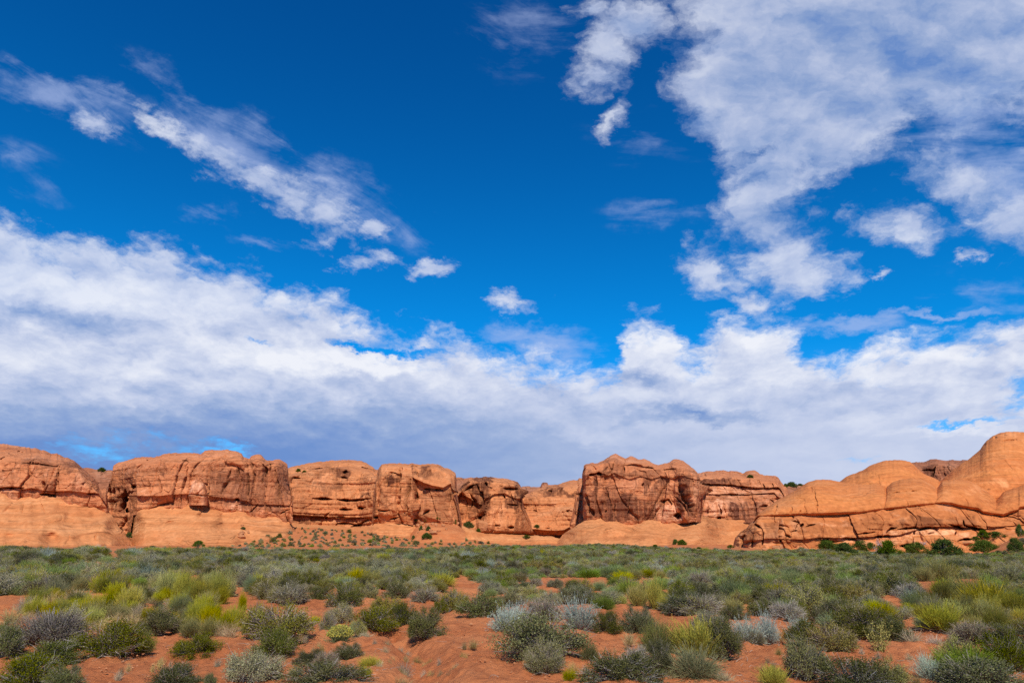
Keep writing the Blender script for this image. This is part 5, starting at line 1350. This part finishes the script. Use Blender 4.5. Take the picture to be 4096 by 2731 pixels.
for cp_, n_, (zx, zy, zw, zh), kinds_ in ((cl, 26, (1700, 650, 380, 110), 'yyyos'), (cl, 64, (920, 750, 560, 190), 'yyyoss'), (cl, 14, (330, 760, 190, 90), 'yyss'), (cl, 20, (1780, 880, 330, 110), 'yyos'), (cq, 40, (1860, 790, 520, 210), 'yyogg')):
    for _ in range(n_):
        while True:
            qx, qy = _rg.uniform(-1, 1, 2)
            if qx * qx + qy * qy < 1:
                break
        kd = {'y': 'yellow', 'o': 'olive', 's': 'straw', 'g': 'green'}[kinds_[int(_rg.integers(0, len(kinds_)))]]
        wd = _rg.uniform(90, 190)
        lb = ylab[cp_] if kd != 'straw' else 'dry straw grass between the yellow-green shrubs of the big patch on the left'
        put(cp_, zx + qx * zw, zy + qy * zh, wd, wd * _rg.uniform(.75, 1.1), kd, lb, None, {cl: 'yellow patch on the left', cq: 'yellow thicket on the right'}[cp_] if kd != 'straw' else 'dry grass of the yellow patch')
put(cq, 1840, 465, 110, 85, 'orange', 'orange dry-leaved plant amid the grey scrub on the right')
put(cl, 1350, 640, 130, 105, 'twig', 'ball of brown dead twigs inside the yellow patch', 1)

# ------------------------------------------------------------------ the open scrub: nearest shrubs one by one, the rest as one mass
YZONE = [(*cl(1750, 660), 230, 90), (*cl(950, 760), 260, 110), (*cl(350, 760), 110, 60), (*cl(1750, 880), 190, 70), (*cr_(1300, 760), 150, 50), (*cr_(1260, 510), 110, 26), (*cq(1900, 810), 250, 110), (*cq(1600, 560), 120, 40)]
BARE = YZONE + [  # sand patches, in photograph pixels: centre and radii
    (*cl(1500, 1060), 330, 60), (*cl(1300, 1330), 330, 110), (*cl(100, 1230), 130, 40), (*cl(2060, 860), 60, 60), (*cm(600, 760), 130, 40), (*cm(1000, 700), 40, 50), (*cm(1470, 700), 90, 40),
    (*cm(1300, 1100), 330, 190), (*cm(1900, 900), 130, 200), (*cm(2000, 1200), 230, 130), (*cm(500, 1150), 120, 60), (*cr_(850, 1150), 190, 110), (*cr_(840, 650), 60, 25), (*cr_(1730, 735), 40, 30), (*cr_(2270, 760), 50, 40), (*cr_(2250, 1250), 130, 150),
    (*cq(100, 1200), 100, 90), (*cq(1200, 1180), 200, 90), (*cq(290, 690), 40, 25), (*cq(1200, 730), 45, 28), (*cq(1930, 530), 40, 25), (*cq(1380, 1330), 110, 60), (*cl(1450, 345), 40, 12), (*cl(1000, 290), 45, 22), (*cl(570, 290), 30, 10), (*cl(780, 350), 50, 10),
    (*cl(1980, 390), 45, 15), (*cm(780, 440), 45, 10), (*cm(1050, 370), 22, 30), (*cm(420, 400), 30, 20), (*cm(580, 365), 50, 14), (*cm(2010, 545), 40, 20), (*cl(380, 540), 40, 16), (*cr_(1900, 630), 60, 14), (*cl(1700, 345), 36, 12), (*cl(430, 285), 60, 6)]


def pix(x, y, z):
    """world point -> photograph pixel"""
    dz = z - EYE
    f = y * CT + dz * ST
    return CX + FPX * x / f, CY - FPX * (-y * ST + dz * CT) / f


def scatter():
    rng = np.random.default_rng(77)
    cand = []
    T = np.array(TAKEN)
    # candidate spots: a jittered grid whose mesh widens with distance
    pts = []
    for y0, y1, st in ((9.0, 60, .54), (60, 175, .66)):
        for yy in np.arange(y0, y1, st):
            half = yy * .80 + 16
            xs = np.arange(-half, half, st)
            pts.append(np.stack([xs + rng.uniform(-.45, .45, len(xs)) * st, yy + rng.uniform(-.45, .45, len(xs)) * st], 1))
    P = np.concatenate(pts)
    x, y = P[:, 0], P[:, 1]
    z = ground_z(x, y)
    px, py = pix(x, y, z)
    ok = py < 2850
    r = x / y
    # thinner in natural clearings
    n = fbm(x / 5.5, y / 5.5, 0 * x, 3, 501)
    thin = smooth(.18, .50, n)
    ok &= rng.random(len(x)) > thin * .85
    ok &= rng.random(len(x)) < np.where(y < 16, .55, np.where(y < 30, .86, np.where(y < 60, .86, .74)))
    ok &= ((py < np.interp(px, [0, 2400, 2700, 3300, 4096], [2440, 2440, 2480, 2500, 2540])) | (rng.random(len(x)) < np.interp(px, [0, 2500, 3200, 4096], [.12, .12, .22, .40]))) & ~((px < 1010) & (py > 2400))
    for cx, cy, rx, ry in BARE:
        ok &= ((px - cx) / rx) ** 2 + ((py - cy) / ry) ** 2 > 1
    ok &= ~((y > 95) & (px > 880) & (px < 2000) & (rng.random(len(x)) < .35))
    # rock feet, mound and bank are left to themselves
    lim = np.interp(px, [0, 500, 800, 1000, 1250, 1900, 2300, 2650, 3000, 3400, 3900, 4096], [60, 64, 70, 78, 84, 112, 140, 105, 92, 118, 118, 116]) * (1 + .10 * fbm(px / 160, 0 * px, 0 * px, 3, 900))
    ok &= y < lim
    x, y, z, px, py = (q[ok] for q in (x, y, z, px, py))
    near = y < 40
    keep = (py < 2730) | (np.abs(x) < .78 * y)
    for tx, ty, tr in T:
        keep &= ~(((x - tx) ** 2 + (y - ty) ** 2) < (tr * .95 + .22) ** 2)
    x, y, z, px, py = (q[keep] for q in (x, y, z, px, py))
    order = np.argsort(y)
    return [q[order] for q in (x, y, z, px, py)], rng


def open_scrub():
    (x, y, z, px, py), rng = scatter()
    N = len(x)
    patch = fbm(x / 7, y / 7, 0 * x, 3, 601)
    green = fbm(x / 9 + 40, y / 9, 0 * x, 3, 602)
    u = rng.random(N)
    kind = np.where(u + .45 * patch < .60, 'grey', np.where(u + .45 * patch < .66, 'twig', 'dark')).astype(object)
    gsel = (rng.random(N) < .09 + .34 * smooth(.1, .55, green))
    kind[gsel] = 'green'
    ysel = rng.random(N) < .02 + .12 * smooth(.35, .7, -green)
    kind[ysel] = 'yellow'
    ssel = rng.random(N) < .022
    kind[ssel] = 'silver'
    w = (.42 + .52 * rng.random(N) ** 1.6) * (1 + .25 * fbm(x / 4, y / 4, 0 * x, 2, 611))
    h = w * rng.uniform(.44, .64, N)
    single = {'black': 300 - sum(1 for a in NEAR if a[5] in ('dark', 'grey', 'twig')) - 1, 'fir': 120, 'sage': 36}
    cls = {'dark': 'black', 'grey': 'black', 'twig': 'black', 'yellow': 'fir', 'green': 'fir', 'silver': 'sage'}
    lab = {'dark': 'leafy dark green shrub among many like it in the dense scrub of the plain', 'grey': 'grey-green twiggy shrub among many like it in the dense scrub of the plain', 'twig': 'bare lavender-grey shrub among many like it in the dense scrub of the plain',
           'yellow': 'scattered yellow joint-fir poking up singly between grey shrubs of the plain', 'green': 'scattered fresh green joint-fir between the grey shrubs of the plain', 'silver': 'scattered small silver sage between the grey shrubs of the plain'}
    grp = {'black': 'blackbrush shrubs in the dense scrub', 'fir': 'joint-fir scattered in the dense scrub', 'sage': 'sage scattered in the dense scrub'}
    used = {k: 0 for k in single}
    rest = []
    src = {}
    for i in range(N):
        k = kind[i]
        c = cls[k]
        if used[c] < single[c] and abs(x[i] / y[i]) < .78:
            used[c] += 1
            v = int(rng.integers(0, len(FAM[k])))
            o = plant(k, float(x[i]), float(y[i]), float(w[i]), float(h[i]), lab[k], grp[c], False, float(z[i]), v)
            src.setdefault((k, v), o)
        else:
            rest.append(i)
    return (x, y, z, w, h, kind), np.array(rest), src, rng


def points_stuff(name, pos, scl, rot, which, sources, label, cat_):
    """one object that sets many copies of the shrubs at its own points"""
    me = bpy.data.meshes.new(name)
    me.vertices.add(len(pos))
    me.vertices.foreach_set('co', np.ascontiguousarray(pos, np.float32).ravel())
    a = me.attributes.new('size', 'FLOAT_VECTOR', 'POINT')
    a.data.foreach_set('vector', np.ascontiguousarray(scl, np.float32).ravel())
    a = me.attributes.new('turn', 'FLOAT', 'POINT')
    a.data.foreach_set('value', np.ascontiguousarray(rot, np.float32))
    a = me.attributes.new('sort', 'INT', 'POINT')
    a.data.foreach_set('value', np.ascontiguousarray(which, np.int32))
    ng = bpy.data.node_groups.new(name, 'GeometryNodeTree')
    ng.interface.new_socket('Geometry', in_out='INPUT', socket_type='NodeSocketGeometry')
    ng.interface.new_socket('Geometry', in_out='OUTPUT', socket_type='NodeSocketGeometry')
    nn, lk = ng.nodes, ng.links
    gi, go = nn.new('NodeGroupInput'), nn.new('NodeGroupOutput')

    def named(t, nm):
        q = nn.new('GeometryNodeInputNamedAttribute')
        q.data_type = t
        q.inputs['Name'].default_value = nm
        return q.outputs['Attribute']
    size, turn, sort = named('FLOAT_VECTOR', 'size'), named('FLOAT', 'turn'), named('INT', 'sort')
    rotv = nn.new('ShaderNodeCombineXYZ')
    lk.new(turn, rotv.inputs['Z'])
    jn = nn.new('GeometryNodeJoinGeometry')
    for i, o in enumerate(sources):
        oi = nn.new('GeometryNodeObjectInfo')
        oi.transform_space = 'ORIGINAL'
        oi.inputs['Object'].default_value = o
        oi.inputs['As Instance'].default_value = True
        cp = nn.new('FunctionNodeCompare')
        cp.data_type, cp.operation = 'INT', 'EQUAL'
        lk.new(sort, cp.inputs['A'] if cp.inputs['A'].type == 'INT' else [s for s in cp.inputs if s.type == 'INT'][0])
        [s for s in cp.inputs if s.type == 'INT'][1].default_value = i
        ip = nn.new('GeometryNodeInstanceOnPoints')
        lk.new(gi.outputs[0], ip.inputs['Points'])
        lk.new(cp.outputs[0], ip.inputs['Selection'])
        lk.new(oi.outputs['Geometry'], ip.inputs['Instance'])
        lk.new(rotv.outputs[0], ip.inputs['Rotation'])
        lk.new(size, ip.inputs['Scale'])
        lk.new(ip.outputs[0], jn.inputs[0])
    lk.new(jn.outputs[0], go.inputs[0])
    o = link(name, me)
    md = o.modifiers.new('copies', 'NODES')
    md.node_group = ng
    return tag(o, label, cat_, kind='stuff')


def far_scrub():
    (x, y, z, w, h, kind), rest, src, rng = open_scrub()
    keys = list(src.keys())
    by = {}
    for i, (k, v) in enumerate(keys):
        by.setdefault(k, []).append(i)
    which = np.array([by[kind[i]][int(rng.integers(0, len(by[kind[i]])))] for i in rest])
    pos = np.stack([x[rest], y[rest], z[rest] - .02], 1)
    scl = np.stack([w[rest], w[rest], h[rest]], 1)
    rot = rng.uniform(0, 6.283, len(rest))
    # shrubs dotted over the sand mound
    m = bpy.data.objects['sand_mound']
    from mathutils import Vector
    mp, ms = [], []
    tries = 0
    while len(mp) < 330 and tries < 9000:
        tries += 1
        px = rng.uniform(880, 1960)
        py = rng.uniform(2105, 2200)
        if py < np.interp(px, [p[0] for p in MO], [p[1] for p in MO]) + 3:
            continue
        u, v = chart(px, py)
        d = Vector((float(u), 1.0, float(v))).normalized()
        hit, loc, nor, _ = m.ray_cast(Vector((0, 0, EYE)), d)
        if hit and rng.random() < .75 * float(smooth(-.1, .4, fbm(np.float64(loc.x / 5), np.float64(loc.y / 5), np.float64(0), 2, 71))):
            continue
        if not hit or any(abs(loc.x - q[0]) < 1.0 and abs(loc.y - q[1]) < 1.3 for q in mp):
            continue
        mp.append((loc.x, loc.y, loc.z - .03))
        s = rng.uniform(.34, .85) * (1.6 if rng.random() < .14 else 1)
        ms.append((s, s, s * rng.uniform(.6, .85)))
    mk = rng.random(len(mp))
    mw = np.array([by['dark'][0] if q < .22 else by['grey'][0] if q < .86 else by['green'][0] for q in mk])
    pos = np.concatenate([pos, np.array(mp)])
    scl = np.concatenate([scl, np.array(ms)])
    rot = np.concatenate([rot, rng.uniform(0, 6.283, len(mp))])
    which = np.concatenate([which, mw])
    points_stuff('distant_scrub', pos, scl, rot, which, [src[k] for k in keys], 'grey-green scrub carpeting the far plain and dotting the sand mound below the cliffs', 'scrub')


far_scrub()

# ------------------------------------------------------------------ junipers, bushes and boulders below and on the cliffs
ROCKS = [o for o in bpy.data.objects if o.type == 'MESH' and any(m and m.name.split('.')[0] in ('red_cliff_sandstone', 'orange_wall_sandstone', 'pale_slickrock', 'orange_dome_sandstone', 'orange_ridge_sandstone', 'far_red_sandstone', 'orange_mound_sand', 'red_sand') for m in o.data.materials)]
from mathutils import Vector


def cast(px, py):
    """first rock or soil point seen at a pixel"""
    u, v = chart(px, py)
    d = Vector((float(u), 1.0, float(v))).normalized()
    best = None
    for o in ROCKS:
        hit, loc, nor, _ = o.ray_cast(Vector((0, 0, EYE)), d)
        if hit and (best is None or loc.y < best.y):
            best = loc
    return best


def tube(path, rad, sides, rng):
    path, rad = np.asarray(path), np.asarray(rad)
    n = len(path)
    t = unit(np.gradient(path, axis=0))
    a = unit(np.cross(t, np.array([.3, .9, .2])))
    b = np.cross(t, a)
    an = np.linspace(0, 2 * np.pi, sides + 1)
    ring = path[:, None] + rad[:, None, None] * (np.cos(an)[None, :, None] * a[:, None] + np.sin(an)[None, :, None] * b[:, None])
    q = np.stack([ring[:-1, :-1], ring[:-1, 1:], ring[1:, 1:], ring[1:, :-1]], 2).reshape(-1, 3)
    return q, np.full(len(q), float(rng.uniform(0, 1)))


def juniper(seed, top=.55, clumps=110, leaves=9000, open_=0.0):
    rng = np.random.default_rng(seed)
    d = unit(rng.normal(size=(clumps, 3)))
    hz = rng.uniform(.06 + .3 * open_, 1, clumps) ** .9
    prof = np.sqrt(np.clip(1 - ((hz - .28) / .74) ** 2, .02, 1)) * (1 - top * np.clip(hz - .3, 0, 1) * .6)
    az = rng.uniform(0, 6.283, clumps)
    rr = prof * rng.uniform(.55, 1.0, clumps) * .44 * (1 + .15 * np.sin(2 * az + rng.uniform(0, 6)))
    c = np.stack([np.cos(az) * rr, np.sin(az) * rr, hz * .92], 1)
    out = unit(c * np.array([1, 1, .25]) + np.array([0, 0, .12]))
    share = rng.uniform(.5, 1.5, clumps)
    own = rng.choice(clumps, leaves, p=share / share.sum())
    sp = .055 * rng.uniform(.8, 1.3, (clumps, 1))[own] * (1 - .25 * open_)
    pos = c[own] + rng.normal(size=(leaves, 3)) * sp * np.array([1, 1, 1.25])
    pos[:, 2] = np.maximum(pos[:, 2], .01)
    dr = unit(out[own] * .6 + rng.normal(size=(leaves, 3)) * .5 + np.array([0, 0, .5]))
    lf = leaf_quads(pos, dr, .055, .026, rng)
    lf = (lf[0], np.clip(.7 * lf[1] + np.repeat(rng.uniform(0, .3, clumps)[own], 4), 0, 1))
    tr = []
    lean = rng.normal(size=2) * .05
    for k in range(3):
        e = np.array([lean[0] * 3 + rng.normal() * .10, lean[1] * 3 + rng.normal() * .10, rng.uniform(.6, .85)])
        p = np.linspace(0, 1, 7)[:, None] * e + rng.normal(size=(7, 3)) * .012
        p[0] = (rng.normal() * .015, rng.normal() * .015, -.03)
        tr.append(tube(p, np.linspace(.034, .008, 7), 6, rng))
    for k in rng.choice(clumps, 34, replace=False):
        b0 = np.array([lean[0], lean[1], c[k, 2] * .45])
        p = curved(b0[None], c[k][None], 5, .03, rng)[0]
        tr.append(tube(p, np.linspace(.013, .004, 5), 4, rng))
    return fit([lf, cat(tr)])


JUN = family('juniper', ('crown', 'trunk'), (L_JUN, M_BARK), [juniper(201, .8, 80), juniper(202, .3, 90), juniper(203, 1.0, 64, 7500), juniper(204, .3, 60, 4200, 1.0)])


def deadtree(seed):
    rng = np.random.default_rng(seed)
    parts = []

    def grow(p, d, ln, r, lev):
        n = 6
        pts = [p]
        for i in range(n):
            d = unit(d + rng.normal(size=3) * .22 + np.array([0, 0, .03]))
            pts.append(pts[-1] + d * ln / n)
        parts.append(tube(np.array(pts), np.linspace(r, r * .45, n + 1), 5, rng))
        if lev < 4:
            for _ in range(4 if lev < 2 else 3):
                i = int(rng.integers(2, n + 1))
                grow(pts[i], unit(d + rng.normal(size=3) * .75 + np.array([0, 0, .15])), ln * rng.uniform(.5, .75), r * .5, lev + 1)
    for k in range(4):
        grow(np.zeros(3), unit(rng.normal(size=3) * .6 + np.array([0, 0, 1])), .42, .022, 0)
    return fit([cat(parts)])


DEAD = family('dead_tree', ('branches',), (M_DEAD,), [deadtree(301), deadtree(305)])


def tree_at(fam, var, name, loc, w, h, label, cat_, group=None):
    whole, pm = fam[var]
    o = link(name, None)
    o.location = (loc[0], loc[1], loc[2] - .05)
    o.rotation_euler = (0, 0, float(RNG.uniform(0, 6.283)))
    for pn, me in pm:
        c = link(pn, me, o)
        c.scale = (w, w, h)
    return tag(o, label, cat_, group)


def size_at(px, py, y):
    return y / (FPX * (CT - (CY - py) / FPX * ST))


def foot(px, py):
    """rock, sand or plain under a pixel"""
    p = cast(px, py)
    return None if p is None else (p.x, p.y, p.z)


JUNIPERS = [
    (k5, 300, 1318, 195, 98, 1, 'rounded grey-tipped juniper, leftmost of the row below the dome ridge'),
    (k5, 490, 1376, 205, 128, 0, 'bright dense cone-shaped juniper standing forward of the row, second from its left end'),
    (k5, 650, 1330, 170, 108, 1, 'juniper between the bright cone-shaped one and the dead tree'),
    (k5, 738, 1330, 80, 90, 3, 'thin open juniper touching the dead tree on its left'),
    (k5, 940, 1386, 205, 158, 2, 'dark tall juniper with bare twigs right beside the dead tree'),
    (k5, 1215, 1354, 190, 112, 1, 'smooth rounded juniper standing alone right of the dark tall one'),
    (k5, 1110, 1325, 80, 45, 0, 'low juniper sprout at the left foot of the smooth rounded juniper'),
    (k5, 1385, 1318, 120, 74, 3, 'small yellowish juniper left of the largest juniper'),
    (k5, 1540, 1394, 290, 176, 2, 'largest juniper of the row, broad with a pointed top'),
    (k5, 1905, 1330, 215, 110, 1, 'spreading yellow-green juniper right of the largest one, before the sandy bank'),
    (k5, 2215, 1326, 140, 128, 2, 'dark juniper at the right edge of the photo on the sandy bank'),
    (k5, 1885, 1216, 100, 100, 3, 'open-crowned little tree with visible limbs at the foot of the tallest dome'),
    (k5, 2010, 1222, 170, 92, 3, 'low open tree right of the other open-crowned tree at the dome foot'),
    (k5, 2250, 1172, 70, 112, 2, 'dark upright juniper cut by the right edge, high on the bank'),
    (k5, 1800, 1226, 80, 50, 3, 'small grey-green juniper at the left foot of the open-crowned tree'),
    (k4, 262, 1254, 62, 48, 0, 'left half of the pair of green bushes on the pale apron below the great cliff'),
    (k4, 330, 1262, 84, 52, 1, 'right, rounder bush of the pair on the pale apron below the great cliff'),
    (k4, 55, 1286, 62, 30, 0, 'low green bush at the edge of the plain below the great cliff'),
    (k4, 500, 1302, 56, 22, 0, 'flat green bush at the apron foot just left of the dome ridge'),
    (k4, 1020, 584, 62, 34, 1, 'lone dark bush on the ledge of the stepped cliff'),
    (k4, 1378, 678, 40, 38, 0, 'small dark juniper in the notch left of the dome ridge'),
    (k4, 1448, 678, 90, 54, 1, 'broad juniper on the skyline notch left of the dome ridge'),
    (k4, 1524, 664, 52, 24, 0, 'tiny juniper on the skyline right of the broad notch juniper'),
    (k4, 820, 1304, 60, 44, 3, 'dark scrubby bush in the corner left of the split boulders of the dome ridge'),
    (k1, 1200, 1104, 56, 48, 0, 'bright green bush wedged in the cleft between the two left buttes'),
    (k1, 945, 486, 64, 42, 1, 'dark bush on the skyline between the two left buttes'),
    (k1, 1850, 1212, 100, 76, 3, 'bare-topped scrub bush against the pale apron of the broad red butte'),
    (k2, 685, 486, 50, 32, 0, 'green bush on the shoulder left of the amphitheatre top'),
    (k2, 742, 492, 40, 22, 0, 'tiny bush right of the green one on the amphitheatre shoulder'),
    (k2, 1802, 952, 62, 46, 1, 'bush at the foot of the pillar butte, top left of the rubble slope'),
    (k2, 1886, 952, 64, 48, 0, 'bright green bush at the top middle of the rubble slope'),
    (k2, 1842, 1034, 32, 42, 0, 'small upright juniper halfway down the rubble slope'),
    (k2, 1910, 1040, 42, 42, 1, 'rounded bush halfway down the rubble slope'),
    (k2, 1896, 1118, 94, 56, 1, 'widest dark bush at the bottom of the rubble slope'),
    (k2, 1770, 1120, 38, 36, 0, 'small dark bush left of the widest one below the rubble slope'),
    (k2, 2160, 974, 32, 42, 0, 'small bush at the right foot of the pillar butte'),
    (k2, 2006, 944, 42, 40, 3, 'pale open bush near the top right of the rubble slope'),
    (k2, 164, 1032, 46, 30, 3, 'bush on the apron above a heap of blocks left of the sand mound'),
    (k3, 172, 1012, 92, 56, 1, 'dark bush between the pillar butte and the big boulder'),
    (k3, 266, 1050, 46, 32, 0, 'small bush just below the big boulder'),
    (k3, 816, 1014, 60, 32, 0, 'bush on the lip of the smooth bay wall'),
    (k3, 722, 1122, 66, 42, 3, 'grey bush on the slickrock bench in the bay'),
]
for kk, a, b, w, h, v, lab in JUNIPERS:
    (px, py), = kk([(a, b)])
    p = foot(px, py)
    if p is None:
        print('no ground for', lab)
        continue
    sc = size_at(px, py, p[1]) * (MS if kk in (k1, k2, k3) else .39545)
    big = kk is k5
    wm, hm = w * sc, h * sc
    tree_at(JUN, v, 'juniper_tree' if big else 'juniper_bush', (p[0], p[1] + .3 * wm, p[2]), wm, hm * 1.04, lab, 'tree' if big else 'bush',
            'junipers below the dome ridge' if big else None)
for a, b, w, h, v, lab in ((800, 1368, 190, 168, 0, 'bleached dead tree with bare spreading branches among the junipers'), (1245, 1268, 90, 48, 1, 'small bare dead bush behind the smooth rounded juniper')):
    (px, py), = k5([(a, b)])
    p = foot(px, py)
    sc = size_at(px, py, p[1]) * .39545
    tree_at(DEAD, v, 'dead_tree', (p[0], p[1], p[2]), w * sc, h * sc, lab, 'dead tree')


def boulder_mesh(seed, flat=.8):
    rng = np.random.default_rng(seed)
    n = 15
    pl = unit(rng.normal(size=(n, 3)))
    dist = rng.uniform(.66, 1.0, n)
    a, b = np.linspace(0, 2 * np.pi, 41), np.linspace(.001, np.pi - .001, 25)
    A, B = np.meshgrid(a, b)
    d = np.stack([np.sin(B) * np.cos(A), np.sin(B) * np.sin(A), np.cos(B)], -1)
    q = np.einsum('ijk,lk->ijl', d, pl)
    r = 1 / (np.sum(np.maximum(q / dist, 0) ** 14, -1) ** (1 / 14) + 1e-6)
    r = np.minimum(r, 1.15) * (1 + .05 * fbm(d[..., 0] * 4, d[..., 1] * 4, d[..., 2] * 4, 3, seed))
    V = (d * r[..., None]).reshape(-1, 3)
    V[:, 2] *= flat
    lo, hi = V.min(0), V.max(0)
    V = (V - (lo + hi) / 2 * np.array([1, 1, 0]) - np.array([0, 0, lo[2]])) / (hi - lo)
    return mesh('boulder', V, grid_faces(25, 41), M_BLOCK)


BLD = [boulder_mesh(s) for s in (1, 2, 3, 4, 5)]
BOULD = [
    (k3, 312, 1040, 124, 96, 'huge pale angular boulder at the foot of the small block-topped butte'),
    (k3, 1072, 872, 46, 36, 'rounded boulder perched on the smooth bay wall'),
    (k3, 1036, 1084, 70, 36, 'flat boulder lying at the foot of the smooth bay wall'),
    (k3, 848, 822, 17, 14, 'small block high on the bay wall, the right one of two'),
    (k3, 785, 827, 17, 12, 'small block high on the bay wall, the left one of two'),
    (k2, 160, 994, 32, 16, 'small lone block resting on the apron above a bush'),
    (k2, 150, 1114, 76, 36, 'bottom block of the heap left of the sand mound'),
    (k2, 142, 1090, 62, 34, 'middle block of the heap left of the sand mound'),
    (k2, 156, 1066, 48, 26, 'top block of the heap left of the sand mound'),
    (k2, 216, 1066, 22, 30, 'narrow dark block standing right of the heap by the sand mound'),
    (k2, 870, 976, 76, 30, 'flat fallen slab under the long slot of the amphitheatre'),
    (k2, 1960, 1078, 80, 40, 'largest block of the rubble slope, low down'),
    (k4, 1280, 1316, 84, 46, 'pale boulder at the foot of the dome ridge, left of a rounder one'),
    (k4, 1334, 1314, 46, 58, 'rounder upright boulder at the foot of the dome ridge'),
    (k4, 1170, 1322, 64, 30, 'low pale boulder furthest left at the foot of the dome ridge'),
    (k4, 1392, 1322, 64, 22, 'flat stone right of the rounder upright boulder'),
    (k5, 1680, 1262, 150, 40, 'white flat rock shelf at the foot of the tallest dome'),
]
_r = np.random.default_rng(55)
for a, b in ((1812, 1002), (1832, 1022), (1852, 985), (1900, 1002), (1900, 1072), (2050, 1000), (2082, 1032), (1984, 1000), (1932, 1046), (2140, 968), (2190, 980), (1820, 1060), (1870, 1030), (2010, 1050), (1790, 980), (1950, 985)):
    BOULD.append((k2, a, b, float(_r.uniform(24, 52)), float(_r.uniform(16, 32)), 'small red-orange block among the scatter on the rubble slope'))
for i, (kk, a, b, w, h, lab) in enumerate(BOULD):
    (px, py), = kk([(a, b)])
    p = foot(px, py)
    if p is None:
        continue
    sc = size_at(px, py, p[1]) * (MS if kk in (k1, k2, k3) else .39545)
    o = link('boulder', BLD[i % 5])
    o.location = (p[0], p[1] + .2 * w * sc, p[2] - .12 * h * sc)
    o.scale = (w * sc, w * sc * .8, h * sc * 1.12)
    o.rotation_euler = (0, 0, float(_r.uniform(-.5, .5)))
    tag(o, lab, 'boulder', 'blocks on the rubble slope' if lab.startswith('small red-orange') else None)

# ------------------------------------------------------------------ small stones and twigs lying on the sand


def litter():
    rng = np.random.default_rng(8)
    V, F = [], []
    base = np.array([(1, 0, 0), (-1, 0, 0), (0, 1, 0), (0, -1, 0), (0, 0, 1), (0, 0, -1)], float)
    tri = np.array([(0, 2, 4), (2, 1, 4), (1, 3, 4), (3, 0, 4), (2, 0, 5), (1, 2, 5), (3, 1, 5), (0, 3, 5)])
    n = 2600
    y = 8.2 + 16 * rng.random(n) ** 1.5
    x = rng.uniform(-.8, .8, n) * y
    z = ground_z(x, y)
    for i in range(n):
        s = rng.uniform(.006, .022) * (2 if rng.random() < .05 else 1)
        V.append(base * s * rng.uniform(.6, 1.4, (6, 3)) * np.array([1, 1, .7]) + np.array([x[i], y[i], z[i] + .012]))
        F.append(tri + 6 * i)
    tw = 900
    y2 = 8.2 + 14 * rng.random(tw) ** 1.4
    x2 = rng.uniform(-.8, .8, tw) * y2
    a = np.stack([x2, y2, ground_z(x2, y2) + .02], 1)
    an = rng.uniform(0, 6.283, tw)
    ln = rng.uniform(.05, .22, tw)
    b = a + np.stack([np.cos(an) * ln, np.sin(an) * ln, rng.normal(size=tw) * .015], 1)
    tv = ribbons(curved(a, b, 4, .012, rng), np.full(tw, .007), .003, rng)
    q = link('twig_litter', mesh('twig_litter', tv[0], np.arange(len(tv[0])).reshape(-1, 4), L_BRN, False, {'tint': tv[1]}))
    tag(q, 'dry fallen twigs scattered over the red sand', 'twigs', kind='stuff')
    o = link('gravel', mesh('gravel', np.concatenate(V), np.concatenate(F), M_BLOCK, False))
    tag(o, 'small stones lying on the red sand', 'gravel', kind='stuff')


litter()
